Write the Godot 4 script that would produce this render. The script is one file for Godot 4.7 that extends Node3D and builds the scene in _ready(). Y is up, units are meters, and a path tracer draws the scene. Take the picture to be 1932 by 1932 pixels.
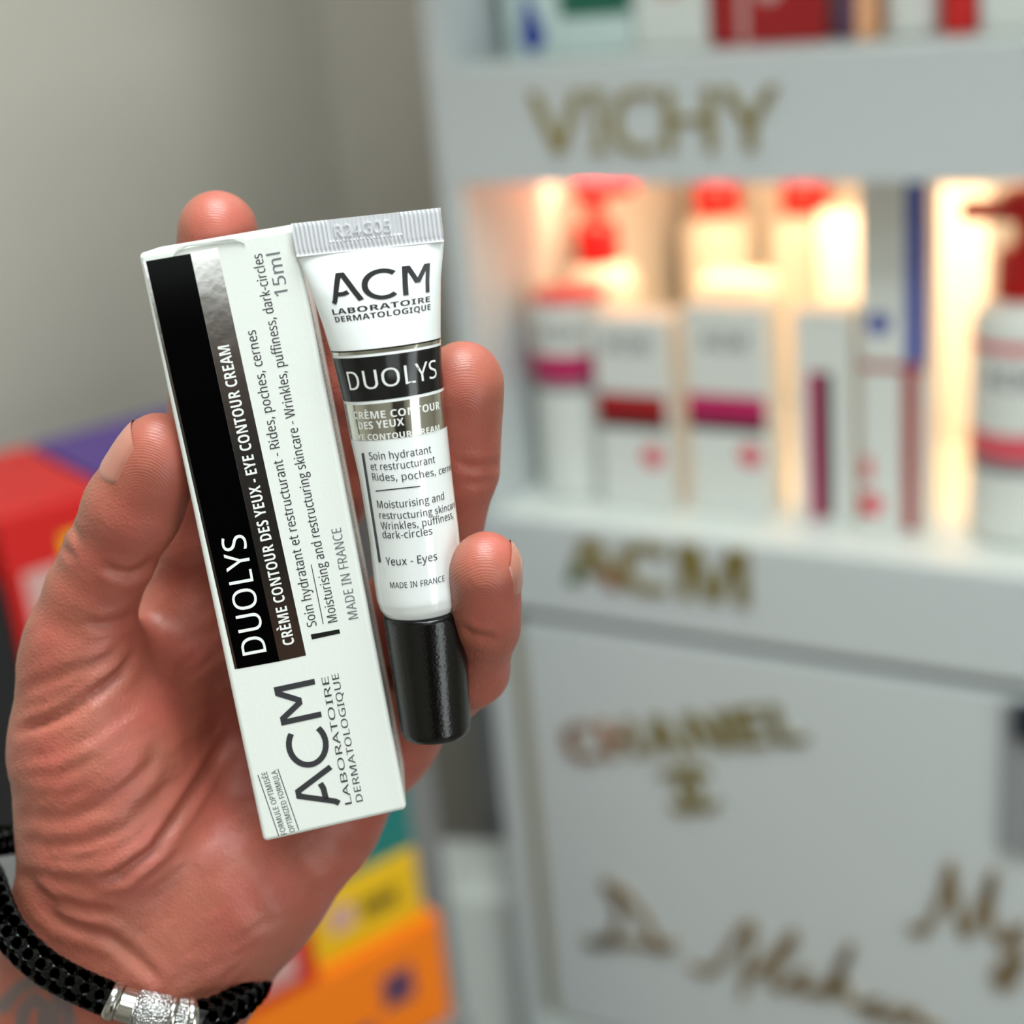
extends Node3D
# A hand holds a small carton and a tube of cream in front of a shop cabinet.
# World: x runs along the cabinet front, y is up, z points out of the cabinet. Metres.
# Things held in the hand are laid out in millimetres in the camera's axes (mm()) and then moved to the world.

const F := 2888.0                       # focal length in pixels of the 1932 px frame
const EYE := Vector3(0, 1.5, 0)
var CB: Basis                           # camera axes in the world
var M := {}                             # materials
var used := {}                          # names taken

# ------------------------------------------------------------------ ready
func _ready() -> void:
	set_camera()
	set_light()
	make_materials()
	build_room()
	build_cabinet()
	build_shelf_goods()
	build_left_stack()
	build_carton()
	build_tube()
	build_hand()
	build_bracelet()

func set_camera() -> void:
	var up := Vector3(-724, 7714, F).normalized()
	var right := Vector3(5190, -594, F)
	right = (right - up * right.dot(up)).normalized()
	var out := right.cross(up)
	CB = Basis(right, up, out).transposed()
	var cam := Camera3D.new()
	cam.name = "camera"
	add_child(cam)
	cam.transform = Transform3D(CB, EYE)
	var at := CameraAttributesPhysical.new()
	at.frustum_focal_length = 12.0 / (966.0 / F)
	at.frustum_focus_distance = 0.272
	at.exposure_aperture = 12.0 / (966.0 / F) / 6.4
	at.frustum_near = 0.02
	at.frustum_far = 50.0
	cam.attributes = at
	cam.current = true

func set_light() -> void:
	var we := WorldEnvironment.new()
	we.name = "environment"
	var e := Environment.new()
	e.background_mode = Environment.BG_COLOR
	e.background_color = Color(0, 0, 0)
	e.tonemap_mode = Environment.TONE_MAPPER_LINEAR
	e.tonemap_exposure = 0.98
	e.sdfgi_enabled = true
	e.ssao_enabled = true
	e.ssil_enabled = true
	we.environment = e
	add_child(we)

# ------------------------------------------------------------------ pixels to places
func mm(px: float, py: float, d: float) -> Vector3:
	return Vector3((px - 966.0) * d / F, -(py - 966.0) * d / F, -d)

func to_px(v: Vector3) -> Vector2:
	return Vector2(966.0 + F * v.x / -v.z, 966.0 - F * v.y / -v.z)

func ray(px: float, py: float) -> Vector3:
	return CB * Vector3((px - 966.0) / F, -(py - 966.0) / F, -1.0)

func on_z(px: float, py: float, z: float) -> Vector3:
	var d := ray(px, py)
	return EYE + d * (z / d.z)

func on_y(px: float, py: float, y: float) -> Vector3:
	var d := ray(px, py)
	return EYE + d * ((y - EYE.y) / d.y)

# ------------------------------------------------------------------ nodes
func numbered(called: String) -> String:
	var n: int = used.get(called, 0)
	used[called] = n + 1
	return called if n == 0 else "%s_%03d" % [called, n]

func tag(o: Node3D, label := "", category := "", group := "", kind := "") -> Node3D:
	if label: o.set_meta("label", label)
	if category: o.set_meta("category", category)
	if group: o.set_meta("group", group)
	if kind: o.set_meta("kind", kind)
	return o

func thing(called: String, label: String, category: String, t := Transform3D(), group := "") -> Node3D:
	var o := Node3D.new()
	o.name = numbered(called)
	add_child(o)
	o.transform = t
	tag(o, label, category, group)
	return o

func part(called: String, mesh: Mesh, m: Material, parent: Node3D, t := Transform3D()) -> MeshInstance3D:
	var o := MeshInstance3D.new()
	o.name = called
	o.mesh = mesh
	o.material_override = m
	o.transform = t
	parent.add_child(o, true)
	return o

func solo(called: String, mesh: Mesh, m: Material, t := Transform3D()) -> MeshInstance3D:
	var o := MeshInstance3D.new()
	o.name = numbered(called)
	o.mesh = mesh
	o.material_override = m
	o.transform = t
	add_child(o)
	return o

# ------------------------------------------------------------------ materials
func mat(called: String, c: Color, rough := 0.6, metal := 0.0) -> StandardMaterial3D:
	var m := StandardMaterial3D.new()
	m.resource_name = called
	m.albedo_color = c
	m.roughness = rough
	m.metallic = metal
	M[called] = m
	return m

func noise_tex(freq: float, seed_: int, lo: Color, hi: Color, size := 512, octaves := 4, kind := FastNoiseLite.TYPE_SIMPLEX_SMOOTH) -> NoiseTexture2D:
	var n := FastNoiseLite.new()
	n.noise_type = kind
	n.frequency = freq
	n.seed = seed_
	n.fractal_octaves = octaves
	var t := NoiseTexture2D.new()
	t.width = size
	t.height = size
	t.seamless = true
	t.noise = n
	var g := Gradient.new()
	g.set_color(0, lo)
	g.set_color(1, hi)
	t.color_ramp = g
	return t

func relief(m: StandardMaterial3D, t: Texture2D, cm: float, scale: float) -> void:
	m.heightmap_enabled = true
	m.heightmap_texture = t
	m.heightmap_scale = cm
	m.uv1_triplanar = true
	m.uv1_scale = Vector3(scale, scale, scale)

func make_materials() -> void:
	var m: StandardMaterial3D
	var white := Color(1, 1, 1)
	m = mat("wall_paint", Color(0.79, 0.765, 0.72), 0.34)
	mat("dark_wood", Color(0.30, 0.20, 0.14), 0.45)
	mat("dark_panel", Color(0.06, 0.05, 0.05), 0.3)
	mat("ceiling_paint", Color(0.82, 0.82, 0.80), 0.9)
	m = mat("floor_tile", Color(0.62, 0.60, 0.57), 0.35)
	m.albedo_texture = noise_tex(0.01, 9, Color(0.8, 0.8, 0.8), white)
	m.uv1_triplanar = true
	m = mat("cabinet", Color(0.78, 0.80, 0.805), 0.45)
	mat("shelf_white", Color(0.86, 0.88, 0.86), 0.4)
	mat("edge_beige", Color(0.62, 0.60, 0.50), 0.4)
	m = mat("gold", Color(0.66, 0.60, 0.35), 0.12, 1.0)
	m = mat("gold_matt", Color(0.74, 0.62, 0.42), 0.4, 1.0)
	m = mat("plate_grey", Color(0.55, 0.56, 0.57), 0.5)
	mat("navy", Color(0.07, 0.09, 0.14), 0.4)
	# packaging on the shelves
	mat("pack_white", Color(0.86, 0.87, 0.85), 0.45)
	mat("pack_cool", Color(0.80, 0.87, 0.86), 0.45)
	mat("ink_grey", Color(0.45, 0.46, 0.48), 0.5)
	mat("magenta", Color(0.72, 0.10, 0.36), 0.4)
	mat("crimson", Color(0.62, 0.04, 0.08), 0.4)
	mat("scarlet", Color(0.80, 0.04, 0.04), 0.3)
	mat("rose", Color(0.85, 0.33, 0.38), 0.4)
	mat("ink_black", Color(0.10, 0.09, 0.10), 0.4)
	mat("blue", Color(0.10, 0.22, 0.62), 0.4)
	mat("green", Color(0.05, 0.38, 0.30), 0.4)
	mat("plum", Color(0.35, 0.22, 0.34), 0.5)
	mat("peach", Color(0.95, 0.70, 0.52), 0.5)
	mat("pump_red", Color(0.78, 0.02, 0.015), 0.3)
	# cartons by the left wall
	mat("box_red", Color(0.80, 0.05, 0.04), 0.4)
	mat("box_purple", Color(0.30, 0.17, 0.50), 0.35)
	mat("box_yellow", Color(0.92, 0.72, 0.0), 0.6)
	mat("box_orange", Color(1.0, 0.50, 0.0), 0.4)
	mat("box_teal", Color(0.10, 0.46, 0.44), 0.4)
	mat("box_black", Color(0.03, 0.035, 0.045), 0.5)
	mat("label_pale", Color(0.80, 0.62, 0.60), 0.5)
	mat("ink_olive", Color(0.45, 0.38, 0.02), 0.5)
	mat("table_grey", Color(0.5, 0.5, 0.5), 0.6)
	# the carton in the hand
	m = mat("card", Color(0.91, 0.92, 0.90), 0.42)
	relief(m, noise_tex(0.05, 5, Color.BLACK, white), 0.0014, 30.0)
	m = mat("band_black", Color(0.012, 0.012, 0.014), 0.08)
	m.metallic_specular = 0.2
	m = mat("foil", Color(0.80, 0.79, 0.78), 0.10, 1.0)
	relief(m, noise_tex(0.012, 12, Color.BLACK, white), 0.0009, 25.0)
	mat("print_white", Color(0.95, 0.95, 0.94), 0.35)
	mat("print_grey", Color(0.20, 0.20, 0.215), 0.4)
	mat("print_text", Color(0.17, 0.17, 0.20), 0.4)
	mat("print_light", Color(0.42, 0.43, 0.45), 0.4)
	mat("print_black", Color(0.02, 0.02, 0.02), 0.35)
	# tube
	m = mat("tube_white", Color(0.95, 0.96, 0.96), 0.16)
	m.clearcoat_enabled = true
	m.clearcoat = 0.4
	m.clearcoat_roughness = 0.08
	m = mat("crimp_white", Color(0.88, 0.88, 0.90), 0.25)
	m = mat("tube_band", Color(0.05, 0.055, 0.06), 0.14)
	m = mat("tube_foil", Color(0.80, 0.80, 0.76), 0.10, 1.0)
	m = mat("cap_black", Color(0.018, 0.018, 0.02), 0.22)
	relief(m, noise_tex(0.06, 21, Color.BLACK, white), 0.004, 40.0)
	# hand and bracelet
	m = mat("skin", Color(1, 1, 1), 0.45)
	m.vertex_color_use_as_albedo = true
	m = mat("nail", Color(0.72, 0.47, 0.40), 0.25)
	m.clearcoat_enabled = true
	m.clearcoat = 0.5
	mat("nail_edge", Color(0.93, 0.86, 0.80), 0.35)
	m = mat("leather", Color(0.018, 0.019, 0.021), 0.38)
	m = mat("silver", Color(0.80, 0.79, 0.77), 0.18, 1.0)
	m = mat("silver_hammered", Color(0.78, 0.78, 0.78), 0.3, 1.0)
	relief(m, noise_tex(0.07, 44, Color.BLACK, white, 512, 2, FastNoiseLite.TYPE_CELLULAR), 0.06, 60.0)

# ------------------------------------------------------------------ mesh helpers
func arrays_mesh(v: PackedVector3Array, n: PackedVector3Array, idx: PackedInt32Array, col := PackedColorArray(), uv := PackedVector2Array()) -> ArrayMesh:
	var a := []
	a.resize(Mesh.ARRAY_MAX)
	a[Mesh.ARRAY_VERTEX] = v
	a[Mesh.ARRAY_NORMAL] = n
	a[Mesh.ARRAY_INDEX] = idx
	if col.size(): a[Mesh.ARRAY_COLOR] = col
	if uv.size(): a[Mesh.ARRAY_TEX_UV] = uv
	var m := ArrayMesh.new()
	m.add_surface_from_arrays(Mesh.PRIMITIVE_TRIANGLES, a)
	return m

func smooth_normals(v: PackedVector3Array, idx: PackedInt32Array) -> PackedVector3Array:
	var n := PackedVector3Array()
	n.resize(v.size())
	for i in range(0, idx.size(), 3):
		var a := v[idx[i]]
		var c := (v[idx[i + 2]] - a).cross(v[idx[i + 1]] - a)
		n[idx[i]] += c
		n[idx[i + 1]] += c
		n[idx[i + 2]] += c
	for i in n.size():
		n[i] = n[i].normalized()
	return n

# box with rounded edges, centred; shear moves points by shear * z
func rbox(size: Vector3, r: float, nb := 2, shear := Vector2.ZERO) -> ArrayMesh:
	var h := size * 0.5
	r = minf(r, minf(h.x, minf(h.y, h.z)) * 0.99)
	var v := PackedVector3Array()
	var n := PackedVector3Array()
	var idx := PackedInt32Array()
	for axis in 3:
		for side in [-1.0, 1.0]:
			var a1 := (axis + 1) % 3
			var a2 := (axis + 2) % 3
			var g1 := PackedFloat32Array()
			var g2 := PackedFloat32Array()
			for k in nb + 1:
				g1.append(-h[a1] + r * k / nb)
				g2.append(-h[a2] + r * k / nb)
			for k in nb + 1:
				g1.append(h[a1] - r + r * k / nb)
				g2.append(h[a2] - r + r * k / nb)
			var base := v.size()
			for i in g1.size():
				for j in g2.size():
					var p := Vector3()
					p[axis] = h[axis] * side
					p[a1] = g1[i]
					p[a2] = g2[j]
					var inner := p.clamp(-h + Vector3(r, r, r), h - Vector3(r, r, r))
					var d := (p - inner).normalized()
					var q := inner + d * r
					v.append(Vector3(q.x + shear.x * q.z, q.y + shear.y * q.z, q.z))
					n.append(d)
			var w := g2.size()
			for i in g1.size() - 1:
				for j in w - 1:
					var o := base + i * w + j
					if side > 0:
						idx.append_array([o, o + 1, o + w, o + 1, o + w + 1, o + w])
					else:
						idx.append_array([o, o + w, o + 1, o + 1, o + w, o + w + 1])
	return arrays_mesh(v, n, idx)

# grid of points (rows x cols) as a surface; flip turns the faces round
func grid_mesh(p: PackedVector3Array, cols: int, closed := false, flip := false) -> ArrayMesh:
	var rows := p.size() / cols
	var idx := PackedInt32Array()
	for i in rows - 1:
		for j in (cols if closed else cols - 1):
			var k := (j + 1) % cols
			var a := i * cols + j
			var b := i * cols + k
			if flip:
				idx.append_array([a, b, a + cols, b, b + cols, a + cols])
			else:
				idx.append_array([a, a + cols, b, b, a + cols, b + cols])
	return arrays_mesh(p, smooth_normals(p, idx), idx)

# turned shape: profile of (radius, height), round y
func lathe(profile: Array, seg := 40, scale_z := 1.0) -> ArrayMesh:
	var p := PackedVector3Array()
	for q in profile:
		for j in seg:
			var a := TAU * j / seg
			p.append(Vector3(cos(a) * q.x, q.y, sin(a) * q.x * scale_z))
	return grid_mesh(p, seg, true, false)

func disc_pts(r: float, n := 24) -> PackedVector2Array:
	var a := PackedVector2Array()
	for i in n:
		a.append(Vector2(cos(TAU * i / n), sin(TAU * i / n)) * r)
	return a

# flat outline (x, y) given thickness t along z, front at z = t
func slab(poly: PackedVector2Array, t: float) -> ArrayMesh:
	var st := SurfaceTool.new()
	st.begin(Mesh.PRIMITIVE_TRIANGLES)
	st.set_smooth_group(-1)
	var tri := Geometry2D.triangulate_polygon(poly)
	for k in range(0, tri.size(), 3):
		var a := poly[tri[k]]
		var b := poly[tri[k + 1]]
		var c := poly[tri[k + 2]]
		if (b - a).cross(c - a) > 0:
			var s := b
			b = c
			c = s
		for q in [a, b, c]: st.add_vertex(Vector3(q.x, q.y, t))
		for q in [a, c, b]: st.add_vertex(Vector3(q.x, q.y, 0))
	var n := poly.size()
	var ccw := not Geometry2D.is_polygon_clockwise(poly)
	for i in n:
		var a := poly[i]
		var b := poly[(i + 1) % n]
		if not ccw:
			var s := a
			a = b
			b = s
		var q := [Vector3(a.x, a.y, 0), Vector3(a.x, a.y, t), Vector3(b.x, b.y, t), Vector3(b.x, b.y, 0)]
		for k in [0, 1, 2, 0, 2, 3]: st.add_vertex(q[k])
	st.generate_normals()
	return st.commit()

# ribbon of constant width along a 2D line, mitred; returns an outline
func ribbon(pts: PackedVector2Array, w: float) -> PackedVector2Array:
	var l := PackedVector2Array()
	var r := PackedVector2Array()
	var n := pts.size()
	for i in n:
		var d0 := (pts[i] - pts[maxi(i - 1, 0)]).normalized()
		var d1 := (pts[mini(i + 1, n - 1)] - pts[i]).normalized()
		if i == 0: d0 = d1
		if i == n - 1: d1 = d0
		var t := (d0 + d1).normalized()
		var k := clampf(1.0 / maxf(t.dot(d0), 0.3), 1.0, 1.8)
		var o := Vector2(-t.y, t.x) * w * 0.5 * k
		l.append(pts[i] + o)
		r.append(pts[i] - o)
	r.reverse()
	l.append_array(r)
	return l

# several flat strokes as one flat mesh, each point sent through put(x, y) -> [position, normal]
func strokes_mesh(strokes: Array, w: float, put: Callable) -> ArrayMesh:
	var v := PackedVector3Array()
	var nn := PackedVector3Array()
	var idx := PackedInt32Array()
	for s in strokes:
		var pts := PackedVector2Array()
		for i in s.size() - 1:
			var k := maxi(1, int(ceil((s[i + 1] - s[i]).length() / 0.08)))
			for j in k: pts.append(s[i].lerp(s[i + 1], float(j) / k))
		pts.append(s[s.size() - 1])
		var o := ribbon(pts, w)
		var n := pts.size()
		var base := v.size()
		for q in o:
			var g: Array = put.call(q.x, q.y)
			v.append(g[0])
			nn.append(g[1])
		for i in n - 1:
			var a := base + i
			var b := base + i + 1
			var c := base + 2 * n - 1 - i
			var d := base + 2 * n - 2 - i
			idx.append_array([a, b, c, b, d, c])
	# turn triangles so that they face along the normal
	for i in range(0, idx.size(), 3):
		var f := (v[idx[i + 2]] - v[idx[i]]).cross(v[idx[i + 1]] - v[idx[i]])
		if f.dot(nn[idx[i]]) < 0:
			var k := idx[i + 1]
			idx[i + 1] = idx[i + 2]
			idx[i + 2] = k
	return arrays_mesh(v, nn, idx)

func arc(cx: float, cy: float, rx: float, ry: float, a0: float, a1: float, n := 14) -> Array:
	var out := []
	for i in n + 1:
		var a := deg_to_rad(lerpf(a0, a1, float(i) / n))
		out.append(Vector2(cx + cos(a) * rx, cy + sin(a) * ry))
	return out

var fonts := {}
func font(bold: bool, serif := false) -> SystemFont:
	var key := str(bold) + str(serif)
	if not fonts.has(key):
		var f := SystemFont.new()
		f.font_names = PackedStringArray(["Droid Serif" if serif else "Droid Sans"])
		f.font_weight = 700 if bold else 400
		fonts[key] = f
	return fonts[key]

# flat lettering as arrays: x from 0 to 1 along the whole text, y in cap heights above the base line
func letters(text: String, bold := false) -> Array:
	var tm := TextMesh.new()
	tm.font = font(bold)
	tm.font_size = 64
	tm.pixel_size = 1.0
	tm.depth = 0.0
	tm.curve_step = 4.0
	tm.horizontal_alignment = HORIZONTAL_ALIGNMENT_LEFT
	tm.vertical_alignment = VERTICAL_ALIGNMENT_BOTTOM
	tm.text = text
	var a := tm.get_mesh_arrays()
	var ref := TextMesh.new()
	ref.font = tm.font
	ref.font_size = 64
	ref.pixel_size = 1.0
	ref.depth = 0.0
	ref.vertical_alignment = VERTICAL_ALIGNMENT_BOTTOM
	ref.text = "H"
	var rb := bounds(ref.get_mesh_arrays()[Mesh.ARRAY_VERTEX])
	var vb := bounds(a[Mesh.ARRAY_VERTEX])
	var out := PackedVector3Array()
	for p in a[Mesh.ARRAY_VERTEX]:
		out.append(Vector3((p.x - vb.position.x) / vb.size.x, (p.y - rb.position.y) / rb.size.y, p.z))
	return [out, a[Mesh.ARRAY_INDEX], vb.size.x / rb.size.y]

func bounds(v: PackedVector3Array) -> AABB:
	var b := AABB(v[0], Vector3.ZERO)
	for p in v:
		b = b.expand(p)
	return b

# flat lettering sent through put(x 0..1, y in cap heights) -> [position, normal]
func text_mesh(text: String, bold: bool, put: Callable) -> ArrayMesh:
	var l := letters(text, bold)
	var v := PackedVector3Array()
	var n := PackedVector3Array()
	for p in l[0]:
		var g: Array = put.call(p.x, p.y)
		v.append(g[0])
		n.append(g[1])
	var idx: PackedInt32Array = l[1]
	for i in range(0, idx.size(), 3):
		var f := (v[idx[i + 2]] - v[idx[i]]).cross(v[idx[i + 1]] - v[idx[i]])
		if f.dot(n[idx[i]]) < 0:
			var k := idx[i + 1]
			idx[i + 1] = idx[i + 2]
			idx[i + 2] = k
	return arrays_mesh(v, n, idx)

# one solid letter, w wide and h high, standing proud by t; lower left corner at the origin
func solid_letter(ch: String, w: float, h: float, t: float, bold := false) -> ArrayMesh:
	var tm := TextMesh.new()
	tm.font = font(bold)
	tm.font_size = 64
	tm.pixel_size = 1.0
	tm.depth = 1.0
	tm.text = ch
	var a := tm.get_mesh_arrays()
	var b := bounds(a[Mesh.ARRAY_VERTEX])
	var v := PackedVector3Array()
	for p in a[Mesh.ARRAY_VERTEX]:
		v.append(Vector3((p.x - b.position.x) / b.size.x * w, (p.y - b.position.y) / b.size.y * h, (p.z - b.position.z) / maxf(b.size.z, 1e-6) * t))
	return arrays_mesh(v, a[Mesh.ARRAY_NORMAL], a[Mesh.ARRAY_INDEX])

# ------------------------------------------------------------------ room
const LEFT := -0.95
const BACK := -1.30
const RIGHT := 1.9
const FRONT := 2.3
const TOP := 2.6

func wall(called: String, lo: Vector3, hi: Vector3, m: Material) -> void:
	var b := BoxMesh.new()
	b.size = hi - lo
	var o := solo(called, b, m, Transform3D(Basis(), (lo + hi) * 0.5))
	o.set_meta("kind", "structure")

func build_room() -> void:
	wall("floor", Vector3(LEFT - 0.1, -0.1, BACK - 0.1), Vector3(RIGHT + 0.1, 0, FRONT + 0.1), M.floor_tile)
	wall("ceiling", Vector3(LEFT - 0.1, TOP, BACK - 0.1), Vector3(RIGHT + 0.1, TOP + 0.1, FRONT + 0.1), M.ceiling_paint)
	wall("wall_left", Vector3(LEFT - 0.1, 0, BACK), Vector3(LEFT, TOP, FRONT), M.wall_paint)
	wall("wall_back", Vector3(LEFT, 0, BACK - 0.1), Vector3(RIGHT, TOP, BACK), M.wall_paint)
	wall("wall_right", Vector3(RIGHT, 0, BACK), Vector3(RIGHT + 0.1, TOP, FRONT), M.wall_paint)
	wall("wall_front", Vector3(LEFT, 0, FRONT), Vector3(RIGHT, TOP, FRONT + 0.1), M.wall_paint)
	unseen_ceiling_light(Vector3(-0.02, TOP, -0.22), 2.5)  # out of view, placed to light the palm and the left wall
	unseen_ceiling_light(Vector3(0.80, TOP, 0.65), 0.9)  # out of view, placed to light the carton front
	# out of view: a light panel, and a cupboard placed for foil reflections
	var o := thing("unseen_light_box", "unseen tall white light box on the wall opposite the stepped stand", "light box", Transform3D(Basis(Vector3(0, 1, 0), PI / 2), Vector3(RIGHT, 0.2, 0.55)))  # unseen source, placed to light the carton, wall and door
	part("frame", rbox(Vector3(0.76, 1.66, 0.03), 0.003), M.shelf_white, o, Transform3D(Basis(), Vector3(0, 0.83, -0.015)))
	part("lit_face", rbox(Vector3(0.70, 1.60, 0.006), 0.002), M.unseen_panel_glow, o, Transform3D(Basis(), Vector3(0, 0.83, -0.0335)))
	var l := AreaLight3D.new()
	l.name = "unseen_panel_light"
	l.area_size = Vector2(0.70, 1.60)
	l.light_energy = 0.7
	l.light_color = Color(0.96, 1.0, 1.0)
	l.shadow_enabled = true
	l.area_range = 8.0
	l.position = Vector3(0, 0.83, -0.042)
	o.add_child(l)
	o = thing("cupboard", "unseen dark wooden cupboard with black door panels and white top sign", "cupboard", Transform3D(Basis(Vector3(0, 1, 0), deg_to_rad(-137)), Vector3(1.52, 0, 1.92)))  # unseen, shaped for the brown, dark and white bands in the foil
	part("body", rbox(Vector3(0.9, 1.86, 0.3), 0.004), M.dark_wood, o, Transform3D(Basis(), Vector3(0, 0.93, 0)))
	for k in [-1, 1]:
		part("door_panel", rbox(Vector3(0.40, 0.34, 0.01), 0.003), M.dark_panel, o, Transform3D(Basis(), Vector3(k * 0.215, 1.50, 0.152)))
	part("unseen_top_sign", rbox(Vector3(0.9, 0.22, 0.05), 0.004), M.unseen_panel_glow, o, Transform3D(Basis(), Vector3(0, 2.055, 0.1)))  # glowing strip out of view, mirrored at the top of the foil

func unseen_ceiling_light(at: Vector3, energy: float) -> void:  # lamps out of view, position and strength set per call
	var o := thing("unseen_ceiling_light", "unseen square white LED panel flush in the ceiling", "ceiling light", Transform3D(Basis(), at), "unseen LED panels in the ceiling")
	part("frame", rbox(Vector3(0.64, 0.02, 0.64), 0.004), M.shelf_white, o, Transform3D(Basis(), Vector3(0, -0.01, 0)))
	var glow: StandardMaterial3D = M.get("unseen_panel_glow")
	if glow == null:
		glow = mat("unseen_panel_glow", Color(0.9, 0.9, 0.9), 0.5)
		glow.emission_enabled = true
		glow.emission = Color(0.96, 1.0, 1.0)
		glow.emission_energy_multiplier = 2.0
	part("diffuser", rbox(Vector3(0.58, 0.006, 0.58), 0.002), glow, o, Transform3D(Basis(), Vector3(0, -0.0225, 0)))
	var l := AreaLight3D.new()
	l.name = "unseen_panel_light"
	l.area_size = Vector2(0.58, 0.58)
	l.light_energy = energy
	l.light_color = Color(0.96, 1.0, 1.0)
	l.shadow_enabled = true
	l.area_range = 8.0
	l.rotation_degrees.x = -90
	l.position = Vector3(0, -0.03, 0)
	o.add_child(l)

# ------------------------------------------------------------------ cabinet
const CX0 := -0.578
const CX1 := 0.28
const CZ := -0.90
const CBACK := -1.296

func block(called: String, lo: Vector3, hi: Vector3, m: Material, parent: Node3D, r := 0.0015) -> MeshInstance3D:
	return part(called, rbox(hi - lo, r, 1), m, parent, Transform3D(Basis(), (lo + hi) * 0.5 - parent.position))

func build_cabinet() -> void:
	var o := thing("display_cabinet", "tall white shop cabinet with open shelves, a door and gold lettering", "cabinet", Transform3D(Basis(), Vector3((CX0 + CX1) / 2, 0, (CZ + CBACK) / 2)))
	block("side_panel", Vector3(CX0, 0, CBACK), Vector3(CX0 + 0.018, 2.32, CZ - 0.001), M.cabinet, o)  # upper part out of view, height chosen to shade the wall corner
	block("side_panel", Vector3(CX1 - 0.018, 0, CBACK), Vector3(CX1, 2.32, CZ - 0.001), M.cabinet, o)
	block("back_panel", Vector3(CX0 + 0.018, 0.1, CBACK), Vector3(CX1 - 0.018, 2.32, CBACK + 0.012), M.shelf_white, o)
	block("top_board", Vector3(CX0 + 0.018, 2.28, CBACK + 0.012), Vector3(CX1 - 0.018, 2.32, CZ), M.cabinet, o)
	block("unseen_canopy", Vector3(CX0, 1.74, CZ), Vector3(CX1, 1.78, CZ + 0.24), M.cabinet, o)  # out of view, placed to shade the upper fascia
	block("upper_panel", Vector3(CX0 + 0.018, 1.86, CZ - 0.02), Vector3(CX1 - 0.018, 2.28, CZ - 0.002), M.cabinet, o)
	# shelf boards and the fascias in front of them
	for y in [1.104, 1.424]:
		block("shelf_board", Vector3(CX0 + 0.018, y - 0.074, CBACK + 0.012), Vector3(CX1 - 0.018, y, CZ - 0.004), M.shelf_white, o)
	var f1 := block("fascia", Vector3(CX0 + 0.004, 1.346, CZ - 0.0035), Vector3(CX1, 1.4235, CZ), M.cabinet, o)
	var f2 := block("fascia", Vector3(CX0 + 0.004, 1.030, CZ - 0.0035), Vector3(CX1, 1.1035, CZ), M.cabinet, o)
	# lower cupboard
	block("rail", Vector3(CX0 + 0.018, 1.0, CBACK + 0.012), Vector3(CX1 - 0.018, 1.029, CZ - 0.022), M.edge_beige, o)
	block("carcass", Vector3(CX0 + 0.018, 0.10, CBACK + 0.012), Vector3(CX1 - 0.018, 1.0, CZ - 0.024), M.cabinet, o)
	var door := block("door", Vector3(-0.5455, 0.655, CZ - 0.022), Vector3(CX1 - 0.02, 1.020, CZ - 0.002), M.cabinet, o)
	block("door_trim", Vector3(-0.5565, 0.655, CZ - 0.022), Vector3(-0.546, 1.020, CZ - 0.0045), M.edge_beige, o)
	block("bottom_rail", Vector3(CX0 + 0.018, 0.60, CZ - 0.022), Vector3(CX1 - 0.02, 0.648, CZ - 0.004), M.shelf_white, o)
	block("plinth", Vector3(CX0 + 0.018, 0, CBACK + 0.012), Vector3(CX1 - 0.018, 0.10, CZ - 0.05), M.edge_beige, o)
	# grey plate with a dark strip at the right of the door
	var a := on_z(1893, 1322, CZ)
	var b := on_z(1880, 1600, CZ)
	block("grey_plate", Vector3(a.x, b.y, CZ - 0.001), Vector3(a.x + 0.12, a.y, CZ + 0.003), M.plate_grey, o)
	block("dark_strip", Vector3(a.x + 0.008, a.y - 0.022, CZ + 0.0032), Vector3(a.x + 0.05, a.y + 0.004, CZ + 0.009), M.navy, o)
	# gold letters on the fascias
	var ox := o.position
	row_of_letters(f1, ox, "VICHY", [[1008, 1101], [1118, 1141], [1158, 1241], [1258, 1347], [1364, 1471]], 172, 290, 160, 276, false, M.gold)
	row_of_letters(f2, ox, "ACM", [[1070, 1168], [1170, 1262], [1285, 1412]], 1014, 1096, 1040, 1137, true, M.gold)
	# the name on the door runs uphill
	var p0 := on_z(1080, 1436, CZ - 0.002)
	var p1 := on_z(1528, 1398, CZ - 0.002)
	var along := p1 - p0
	var len := along.length()
	var tilt := Basis(Vector3(0, 0, 1), atan2(along.y, along.x))
	var x := 0.0
	var widths := [0.148, 0.15, 0.16, 0.158, 0.13, 0.12]
	for i in 6:
		var w: float = widths[i] * len
		part("gold_letter", solid_letter("CHANEL"[i], w, 0.031, 0.003, true), M.gold, door, Transform3D(tilt, p0 + along.normalized() * x - ox - door.position))
		x += w + 0.0268 * len
	# emblem of two interlocked rings, open to the sides
	var c := on_z(1303, 1487, CZ - 0.002)
	for s in [-1.0, 1.0]:
		var pts := PackedVector2Array(arc(0, 0, 0.0150, 0.0165, 40, 320, 20))
		var q := PackedVector2Array()
		for p in pts: q.append(Vector2(p.x * s + 0.0085 * s, p.y))
		part("gold_emblem", slab(ribbon(q, 0.0055), 0.003 if s > 0 else 0.0034), M.gold, door, Transform3D(tilt, c - ox - door.position))
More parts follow.
